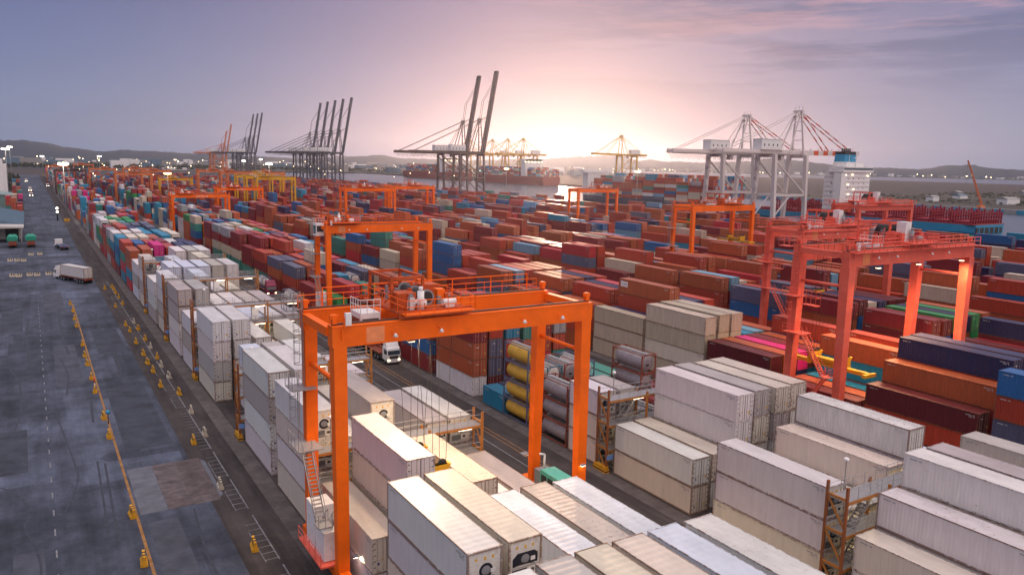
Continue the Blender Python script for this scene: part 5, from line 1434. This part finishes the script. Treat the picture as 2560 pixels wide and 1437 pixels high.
def wheel(mb, x, y, r=.52, w=.3):
    mb.lathe((x - w / 2, y, r), 'x', [(.14, .03), (.3, .02), (r - .04, 0), (r, .05), (r, w - .05), (r - .04, w), (.3, w - .02), (.14, w - .03)], 16)
def truck(loc, rz, label, cab='white', bed='frm_red', axles=2, lights=False, trailer=True, group='trucks in the container yard', load_len=12.4, deflector=True):
    """front at y=0 facing -y, trailer behind"""
    root = tag(empty('truck', loc, rz), label, 'truck', group)
    C = M[cab]
    mb = MB().prism([(0.05, .75), (.0, 1.7), (.28, 2.75), (.5, 2.95), (2.15, 2.95), (2.15, .75)], -1.22, 1.22, 'x')
    cb = mb.build('cab', C, root)
    MB().prism([(-.012, 1.72), (.262, 2.66), (.275, 2.66), (.0, 1.72)], -1.08, 1.08, 'x').build('windscreen', M['glass'], cb)
    for s in (-1, 1):
        MB().box(s * 1.222, .55, 1.75, s * 1.232, 1.45, 2.55).build('side_window', M['glass'], cb)
        MB().box(s * 1.3 - .08, .15, 1.9, s * 1.3 + .08, .27, 2.5).beam((s * 1.2, .25, 2.4), (s * 1.3, .22, 2.4), .04).build('mirror', M['dark'], cb)
        MB().box(s * .95 - .18, -.10, .72, s * .95 + .18, -.06, .95).build('headlight', M['head'] if lights else M['lampwarm'], root)
    MB().box(-1.2, -.06, .42, 1.2, .35, .98, 0).box(-.8, -.02, 1.05, .8, .03, 1.55, 1).build('bumper', [C, M['dark']], root)
    if deflector: MB().prism([(.5, 2.95), (1.0, 3.75), (2.1, 3.85), (2.1, 2.95)], -1.1, 1.1, 'x').build('roof_deflector', C, cb)
    ch = MB().box(-.45, .3, .55, .45, 6.0, .95)
    ch.box(-1.1, 2.5, .5, -.5, 3.6, 1.0).box(.5, 2.5, .5, 1.1, 3.6, 1.0)
    ch.build('chassis', M['dark'], root)
    pos = [(1.2, 1), (4.2, 2), (5.5, 2)]
    if trailer:
        tb = MB().box(-1.2, 3.6, 1.18, -.75, 3.6 + load_len, 1.42).box(.75, 3.6, 1.18, 1.2, 3.6 + load_len, 1.42).box(-.5, 3.6, .95, .5, 3.6 + load_len, 1.3)
        for i in range(7): tb.box(-1.2, 3.7 + i * (load_len - .4) / 6, 1.1, 1.2, 3.9 + i * (load_len - .4) / 6, 1.38)
        tb.build('trailer', M[bed], root)
        pos += [(3.6 + load_len - 3.6, 2), (3.6 + load_len - 2.3, 2), (3.6 + load_len - 1.0, 2)]
        MB().box(-1.1, 3.6 + load_len + .01, .95, -.7, 3.6 + load_len + .06, 1.15).box(.7, 3.6 + load_len + .01, .95, 1.1, 3.6 + load_len + .06, 1.15).build('tail_light', M['redstripe'], root)
    for y_, n_ in pos:
        for s in (-1, 1):
            w = MB(); wheel(w, s * 1.02, y_, .52, .32 if n_ == 1 else .5)
            wo = w.build('wheel', M['rubber'], root)
            MB().tube((s * (1.02 + (.16 if n_ == 1 else .25)) - .01, y_, .52), (s * (1.02 + (.16 if n_ == 1 else .25)) + .02, y_, .52), .24, 10).build('rim', M['grey'], wo)
    return root
def put(o, loc, rz, off):
    v = Matrix.Rotation(rz, 4, 'Z') @ Vector(off)
    o.location = Vector(loc) + v; o.rotation_euler = (0, 0, rz)
def loose_container(kind, L, col, near, loc, rz, label):
    H = 2.896 if kind == 'reefer' else 2.591
    p = proto(kind, L, H, near)
    o = empty('reefer_container' if kind == 'reefer' else 'shipping_container', (0, 0, 0))
    link('shell', p['shell'], o, col); link('roof', p['roof'], o, col); link('frame', p['frame'], o, col)
    if near == 'door':
        for dm, rm in p['doors']:
            d = link('door', dm, o, col); link('lock_rod', rm, d)
    tag(o, label, 'reefer container' if kind == 'reefer' else 'shipping container', 'containers carried on trucks')
    return o
# white truck with white reefer, turning away on the road: rear end towards the camera
ang = math.atan2(-(248.2 - 235.6), 5.9 - 12.0)       # heading of the cab
hd = Vector((5.6 - 12.0, 249.5 - 235.6, 0)).normalized(); rz = math.atan2(hd.x, -hd.y)
frontp = Vector((12.0, 235.6, 0)) + hd * 16.2
truck(frontp, rz, 'white lorry pulling a white container across the road on the left', load_len=12.5)
o = loose_container('reefer', 12.19, (.62, .58, .54), 'door', (0, 0, 0), 0, 'white container on the lorry turning on the road')
put(o, frontp, rz + math.pi, (0, 0, 0)); back = frontp - hd * 16.0
o.location = back + Matrix.Rotation(rz + math.pi, 4, 'Z') @ Vector((-1.22, 0, 1.44)); o.rotation_euler = (0, 0, rz + math.pi)
# empty truck further up
hd = Vector((6.9 - 9.6, 344 - 323, 0)).normalized(); rz = math.atan2(hd.x, -hd.y)
truck(Vector((9.6, 322, 0)) + hd * 15, rz, 'white lorry with an empty dark trailer driving up the road', bed='frm_blue', load_len=10, deflector=False)
# two covered trucks by the warehouse, back ends to the camera
M['tarp'] = mat('green_tarpaulin', (0.02, 0.26, 0.17), 0.7, bump=.6, scale=1.2)
for i, x_ in enumerate((-6.7, -0.9)):
    truck((x_, 351, 0), math.pi, f"lorry with a green tarpaulin load, {('left', 'right')[i]} one of the parked two", bed='frm_red', load_len=10.5)
    root = tag(empty('tarpaulin_load', (x_, 336.9, 1.42)), f"green tarpaulin covered load on the {('left', 'right')[i]} parked lorry", 'truck load', 'green tarpaulin covered loads')
    MB().prism([(-1.55, 1.1), (1.55, 1.1), (1.75, 2.0), (1.1, 2.75), (-1.1, 2.75), (-1.75, 2.0)], -.1, 10.1, 'y').build('tarpaulin', M['tarp'], root)
    MB().box(-1.2, 0, 0, 1.2, 10, 1.6).build('tailboard', M['frm_red'], root)
# tank lorries in the lane
def tank_on(loc, rz, off, label, tm='T', i=0):
    src = TP[tm][i]
    try: o = copy_tree(src)
    except ReferenceError: return
    tag(o, label, 'tank container', 'tank containers carried on trucks'); put(o, loc, rz, off)
def lorry_tank(x, y, lab, labt, cab, offy=3.9):
    truck((x, y, 0), 0, lab, cab=cab, load_len=10)
    tank_on((x, y, 0), 0, (-1.22, offy, 1.44), labt)
M['maroonpaint'] = mat('maroon_cab_paint', (0.24, 0.015, 0.06), 0.45)
truck((51.2, 120.2, 0), 0, 'white lorry facing the camera in the lane under the front crane girder', load_len=12.2)
tank_on((51.2, 120.2, 0), 0, (-1.22, 9.2, 1.44), 'white tank on the lorry under the front crane girder', i=1)
lorry_tank(50.4, 196, 'maroon bonneted lorry carrying a white tank in the lane', 'white tank carried by the maroon lorry', 'maroonpaint', 5.0)
lorry_tank(50.6, 172, 'dark lorry with a pale tank waiting behind the second orange crane leg', 'pale tank on the lorry behind the second crane leg', 'frm_red', 4.4)
# vehicles far up the road
for i, (x_, y_, lab) in enumerate(((0.7, 740, 'lorry with bright headlights coming down the road'), (0.2, 842, 'lorry with headlights on, second one up the road'), (16.5, 960, 'small lorry with headlights near the far block'), (-3, 1110, 'tiny lorry with headlights at the end of the road'))):
    truck((x_, y_, 0), 0, lab, lights=True, load_len=9, deflector=False)
    o = loose_container('dry', 6.06, (.55, .5, .42) if i % 2 else (.28, .05, .04), 'wall', (0, 0, 0), 0, f"{('rust red', 'cream')[i % 2]} box on the {('first', 'second', 'third', 'fourth')[i]} oncoming lorry")
    o.location = (x_ - 1.22, y_ + 4, 1.44)

def mast(x, y, h, label, lamp='lampwhite', n=6, size=.55, base=True, e=0):
    root = tag(empty('light_mast', (x, y, 0)), label, 'light mast', 'tall floodlight masts')
    MB().tube((0, 0, 0), (0, 0, h), .32, 10, 0, .16).build('mast', M['galv'], root)
    MB().tube((0, 0, h - .1), (0, 0, h + .25), 1.3, 12).build('lamp_ring', M['galv'], root)
    lb = MB()
    for i in range(n):
        a = 2 * math.pi * i / n; lb.lathe((1.6 * math.cos(a), 1.6 * math.sin(a), h - .1), 'z', [(0, -size * .7), (size * .7, -size * .5), (size, 0), (size * .7, size * .5), (0, size * .6)], 8)
    lb.build('floodlight', M[lamp], root)
    if base: MB().box(-1.3, -1.3, 0, 1.3, 1.3, 1.1).build('base_block', M['barrier'], root)
mast(15.4, 464, 29.5, 'tall light mast with a blazing lamp beside the long road', n=9, size=1.0)
mast(-12.5, 640, 37, 'high light mast with bright lamps behind the white office building', n=6, size=.75, base=False)
mast(-14, 900, 40, 'second high light mast behind the white office building', n=6, size=.8, base=False)
mast(79, 566, 23, 'light mast with an orange lamp beside the low orange crane', 'lamporange', n=7, size=.8)
mast(160, 620, 30, 'light mast in front of the yellow gantry cranes', n=9, size=.9)
mast(381, 627, 29, 'light mast at the basin edge near the bright water', 'lampwarm', n=6, size=.8)
mast(404, 468, 30, 'light mast left of the white quay cranes', 'lampwarm', n=8, size=.9)
mast(250, 1100, 30, 'distant light mast left of the brown quay cranes', n=6, size=.9)
mast(330, 1330, 32, 'faint distant light mast beyond the dark quay cranes', n=6, size=1.0)
mast(90, 1300, 32, 'distant light mast above the orange cranes', n=6, size=1.0)
mast(20, 1450, 30, 'distant light mast over the far end of the road', n=6, size=1.1)
pst = empty('signal_post', (11.4, 470, 0)); tag(pst, 'dark post with small signal lights on a striped base by the road', 'signal post')
MB().tube((0, 0, 0), (0, 0, 6), .35, 8).build('post', M['dark'], pst); MB().box(-.4, -.6, 6, .4, -.3, 6.8).box(-.4, -.6, 4.2, .4, -.3, 4.9).build('signal_lamp', M['lampwhite'], pst)

# warehouse at the left edge
M['bluetin'] = mat('blue_grey_roof_sheet', (0.10, 0.17, 0.23), 0.5, var=.15, scale=.5)
wh = tag(empty('warehouse', (-30, 372, 0)), 'low warehouse with blue grey roof and white front at the left edge', 'warehouse')
MB().box(0, 0, 0, 26, 78, 5.6, 0).box(20.5, -.02, 0, 25, .0, 4.4, 1).build('wall', [mat('cream_wall', (.42, .40, .37), .8, var=.15), M['dark']], wh)
rf = MB().prism([(-1, 5.6), (27, 5.6), (27, 6.1), (13, 9.2), (-1, 6.1)], -1, 79, 'y', 0)
for i in range(39): rf.beam((13, -.9 + i * 2.05, 9.24), (27, -.9 + i * 2.05, 6.14), .08, .06, 0)
rf.build('roof', M['bluetin'], wh)
MB().prism([(-1, 5.5), (27, 5.5), (27, 6.0), (-1, 7.2)], -14, -1.05, 'y').build('awning', mat('cream_awning_sheet', (.48, .45, .42), .6), wh)
for x_ in (1, 13, 26): MB().box(x_ - .15, -13.6, 0, x_ + .15, -13.3, 5.6).build('awning_post', M['galv'], wh)
# office building
of = tag(empty('office_building', (-46, 700, 0)), 'white office block with dark window bands at the left edge', 'building')
MB().box(0, 0, 0, 32, 26, 26, 0).box(18, -2, 0, 30, 0, 30, 0).build('wall', M['white'], of)
for k_ in range(6): MB().box(.6, -.06, 3 + k_ * 4, 17.6, -.0, 5 + k_ * 4).box(32, 1, 3 + k_ * 4, 32.06, 25, 5 + k_ * 4).build('window_band', M['glass'], of)
MB().box(4, 6, 26, 14, 16, 29.5).build('roof_house', M['white'], of)
gs = tag(empty('store_shed', (-34, 560, 0)), 'pale green shed in front of the white office block', 'shed')
MB().box(0, 0, 0, 24, 40, 9).build('wall', mat('pale_green_sheet', (.16, .24, .22), .6), gs); MB().prism([(-.5, 9), (24.5, 9), (12, 11)], -.5, 40.5, 'y').build('roof', mat('green_grey_roof', (.20, .26, .25), .6), gs)
# container stacks on the left side of the road
q = random.Random(11)
GRP_L = 'containers stacked left of the road'
cands = []
for (x_, y_, L_, col, n_) in ((-6.2, 470, 12.19, 'r', 3), (-6.2, 500, 12.19, 'm', 3), (-9.1, 497, 12.19, 'b', 4), (-12, 520, 12.19, 'R', 4), (-6.2, 540, 12.19, 'p', 4), (-9.2, 545, 12.19, 'e', 4), (-7, 600, 12.19, 's', 4), (-10, 604, 12.19, 'm', 5), (-8, 660, 12.19, 'b', 4), (-9, 760, 12.19, 'n', 4), (-12, 766, 12.19, 't', 5), (-10, 850, 12.19, 'r', 4)):
    for t_ in range(n_):
        c_ = col if t_ == n_ - 1 else q.choice('mrrbneBsU')
        o = link('shipping_container', small_mesh('dry', L_, 2.591, 'door'), None, PAL[c_][1]); o.location = (x_, y_, t_ * 2.6)
        cands.append((o, c_, x_, y_, t_, n_))
for o, c_, x_, y_, t_, n_ in cands:
    tag(o, f"{tierw(dict(n=n_, t=t_))} {PAL[c_][0]} container left of the road, {ordw(1 + sorted(set(z[3] for z in cands)).index(y_))} stack back", 'shipping container', GRP_L)

# jetty with blue fenders, mobile crane and sheds on the far side of the basin
MB_ = MB().box(762, 190, -3, 766, 700, 1.6, 0)
for i in range(26): MB_.box(760.8, 196 + i * 19.4, -2.4, 762.02, 204 + i * 19.4, 1.2, 1)
je = tag(MB_.build('jetty_wall', [M['concrete'], M['hullblue']]), 'long quay wall with blue fenders across the water on the right', 'quay wall')
MB().quad((766.1, 190, -.28), (820, 190, -.28), (800, 690, -.28), (766.1, 690, -.28)).build('sand_strip', mat('pale_sand', (.30, .27, .25), .9, var=.2, scale=.05)); 
bpy.data.objects['sand_strip']['kind'] = 'structure'
mc = tag(empty('mobile_crane', (790, 406, -.3)), 'orange lattice boom crane on the sandy bank across the water', 'mobile crane')
MB().box(-4, -2, .6, 4, 2, 3.2).build('body', M['farorange'], mc); MB().box(-4.5, -2.4, 0, 4.5, 2.4, .9).build('track', M['dark'], mc)
bm_ = MB(); tip = Vector((-15, 9, 46)); base_ = Vector((2, 0, 3))
sx = Vector((0, 1, 0))
for a_ in (-.8, .8):
    for b_ in (-.8, .8): bm_.beam(base_ + Vector((0, a_, b_)), tip + Vector((0, a_ * .5, b_ * .5)), .35)
for i in range(22):
    p_ = base_.lerp(tip, i / 22); n_ = base_.lerp(tip, (i + 1) / 22); bm_.beam(p_ + Vector((0, -.7, 0)), n_ + Vector((0, .7, 0)), .22)
bm_.build('lattice_boom', M['farorange'], mc); MB().tube(tip, tip + Vector((0, 0, -22)), .12, 4).build('hook_rope', M['dark'], mc)
for i in range(14):
    x_ = q.uniform(880, 1700); y_ = q.uniform(300, 690) if x_ < 1300 else q.uniform(420, 690)
    s_ = tag(empty('shed', (x_, y_, -.3)), f"small pale shed on the bank across the water, {ordw(i + 1)} of the scatter", 'shed', 'small sheds across the water')
    w_, d_, h_ = q.uniform(10, 34), q.uniform(8, 16), q.uniform(4, 8)
    MB().box(0, 0, 0, w_, d_, h_).build('wall', M['white'] if i % 3 else M['concrete'], s_); MB().prism([(-.5, h_), (d_ + .5, h_), (d_ / 2, h_ + 2)], -.5, w_ + .5, 'x').build('roof', M['bluetin'] if i % 2 else M['concrete'], s_)
# scrub on the far bank: many small leaf clumps
vs, fs = [], []
def clump(cx, cy, cz, r_):
    for _ in range(12 if r_ < 1.6 else 22):
        a = Vector((q.gauss(0, 1), q.gauss(0, 1), q.gauss(0, .6))).normalized() * r_ * q.uniform(.35, 1)
        p_ = Vector((cx, cy, cz + r_ * .55)) + Vector((a.x, a.y, abs(a.z)))
        s_ = r_ * .34; t1 = Vector((q.gauss(0, 1), q.gauss(0, 1), q.gauss(0, 1))).normalized() * s_; t2 = t1.orthogonal().normalized() * s_
        o = len(vs); vs.extend([p_ - t1, p_ + t2, p_ + t1, p_ - t2]); fs.append((o, o + 1, o + 2, o + 3))
for _ in range(5200):
    x_ = q.uniform(840, 2280); y_ = q.uniform(300, 699)
    if mnoise.noise(Vector((x_ * .006, y_ * .006, 2))) > -.05: clump(x_, y_, -.3, q.choice((.7, .9, 1.1, 1.4, 2.0)))
for _ in range(900): clump(q.uniform(-300, 1200), q.uniform(2080, 2900), -.2, q.uniform(3, 8))
for _ in range(160): clump(q.uniform(-60, -14), q.uniform(640, 1400), 0, q.uniform(2, 5))
mb = MB(); mb.add(vs, fs); tag(mb.build('scrub', M['tree']), 'low green scrub and trees covering the far banks', 'scrub', kind='stuff')
# town lights and buildings on the far shores
mb = MB()
for _ in range(150):
    a = R(q.uniform(-2, 66)); d_ = q.uniform(2300, 4900) if q.random() < .5 else q.uniform(5050, 5250)
    x_, y_ = d_ * math.sin(a), d_ * math.cos(a)
    if 3300 < d_ < 5000 and a > R(25): continue
    if a > R(42) and d_ < 5000: continue
    z_ = 4 + q.uniform(0, 10) + (d_ - 5150) * .06 * (d_ > 5150); s_ = d_ * .00055 * q.uniform(.5, 1.3)
    mb.lathe((x_, y_, z_), 'z', [(0, -s_), (s_, 0), (0, s_)], 6)
tag(mb.build('town_lights', M['lampwarm']), 'scattered warm lights of the town on the far shores', 'town lights', kind='stuff')
mb = MB()
for _ in range(220):
    a = R(q.uniform(-3, 40)); d_ = q.uniform(2150, 4800); x_, y_ = d_ * math.sin(a), d_ * math.cos(a)
    w_ = q.uniform(12, 60); h_ = q.uniform(5, 22); mb.box(x_, y_, -.3, x_ + w_, y_ + q.uniform(12, 40), h_, q.randint(0, 2))
for _ in range(90):
    a = R(q.uniform(40, 67)); d_ = q.uniform(5010, 5140); x_, y_ = d_ * math.sin(a), d_ * math.cos(a)
    mb.box(x_, y_, 0, x_ + q.uniform(8, 36), y_ + q.uniform(10, 30), q.uniform(5, 20), q.choice((0, 1, 1, 2)))
tag(mb.build('far_town', [M['white'], M['concrete'], M['bluetin']]), 'pale buildings of the town along the hazy far shore', 'town', kind='stuff')
# small deck and yard lamps
mb = MB()
for _ in range(60):
    x_ = q.uniform(20, 420); y_ = q.uniform(650, 1500); s_ = .45
    mb.lathe((x_, y_, q.uniform(14, 27)), 'z', [(0, -s_), (s_, 0), (0, s_)], 6)
tag(mb.build('yard_lights', M['lampwarm']), 'small warm lamps glowing among the far stacks', 'yard lights', kind='stuff')

# lettering becomes plain mesh
dg = bpy.context.evaluated_depsgraph_get()
for o in TEXTS:
    me = bpy.data.meshes.new_from_object(o.evaluated_get(dg)); me.name = o.name
    n = link(o.name, me, o.parent); n.location = o.location; n.rotation_euler = o.rotation_euler
    cu = o.data; bpy.data.objects.remove(o); bpy.data.curves.remove(cu)

# a white sign with the shipper's name on one brown box in the middle of the yard
best = None
for o in COL.objects:
    if o.parent is None and o.name.startswith('shipping_container') and o.type == 'EMPTY' and 'brown' in str(o.get('label', '')) + '' or (o.parent is None and o.name.startswith('shipping_container') and o.type == 'EMPTY' and 'rust' in str(o.get('label', ''))):
        if 'topmost' not in o['label']: continue
        p = to_px((o.location.x, o.location.y + 10, o.location.z + 2))
        if p is None: continue
        d_ = abs(p[0] - 1565) + 2 * abs(p[1] - 772)
        if best is None or d_ < best[0]: best = (d_, o)
if best:
    o = best[1]
    L_ = max(v.co.y for ch in o.children if ch.type == 'MESH' for v in ch.data.vertices)
    pn = MB().box(-.004, L_ - 2.6, 1.25, .02, L_ - .6, 2.25).build('name_panel', M['white'], o)
    cu = bpy.data.curves.new('lettering', 'FONT'); cu.body = 'K LINE'; cu.size = .52; cu.extrude = .003; cu.align_x = 'CENTER'
    tmp = bpy.data.objects.new('lettering_tmp', cu); COL.objects.link(tmp); cu.materials.append(M['frm_red'])
    dg = bpy.context.evaluated_depsgraph_get(); dg.update()
    me = bpy.data.meshes.new_from_object(tmp.evaluated_get(dg)); bpy.data.objects.remove(tmp)
    n = link('lettering', me, pn); n.rotation_euler = (R(90), 0, R(-90)); n.location = (-.010, L_ - 1.6, 1.58)
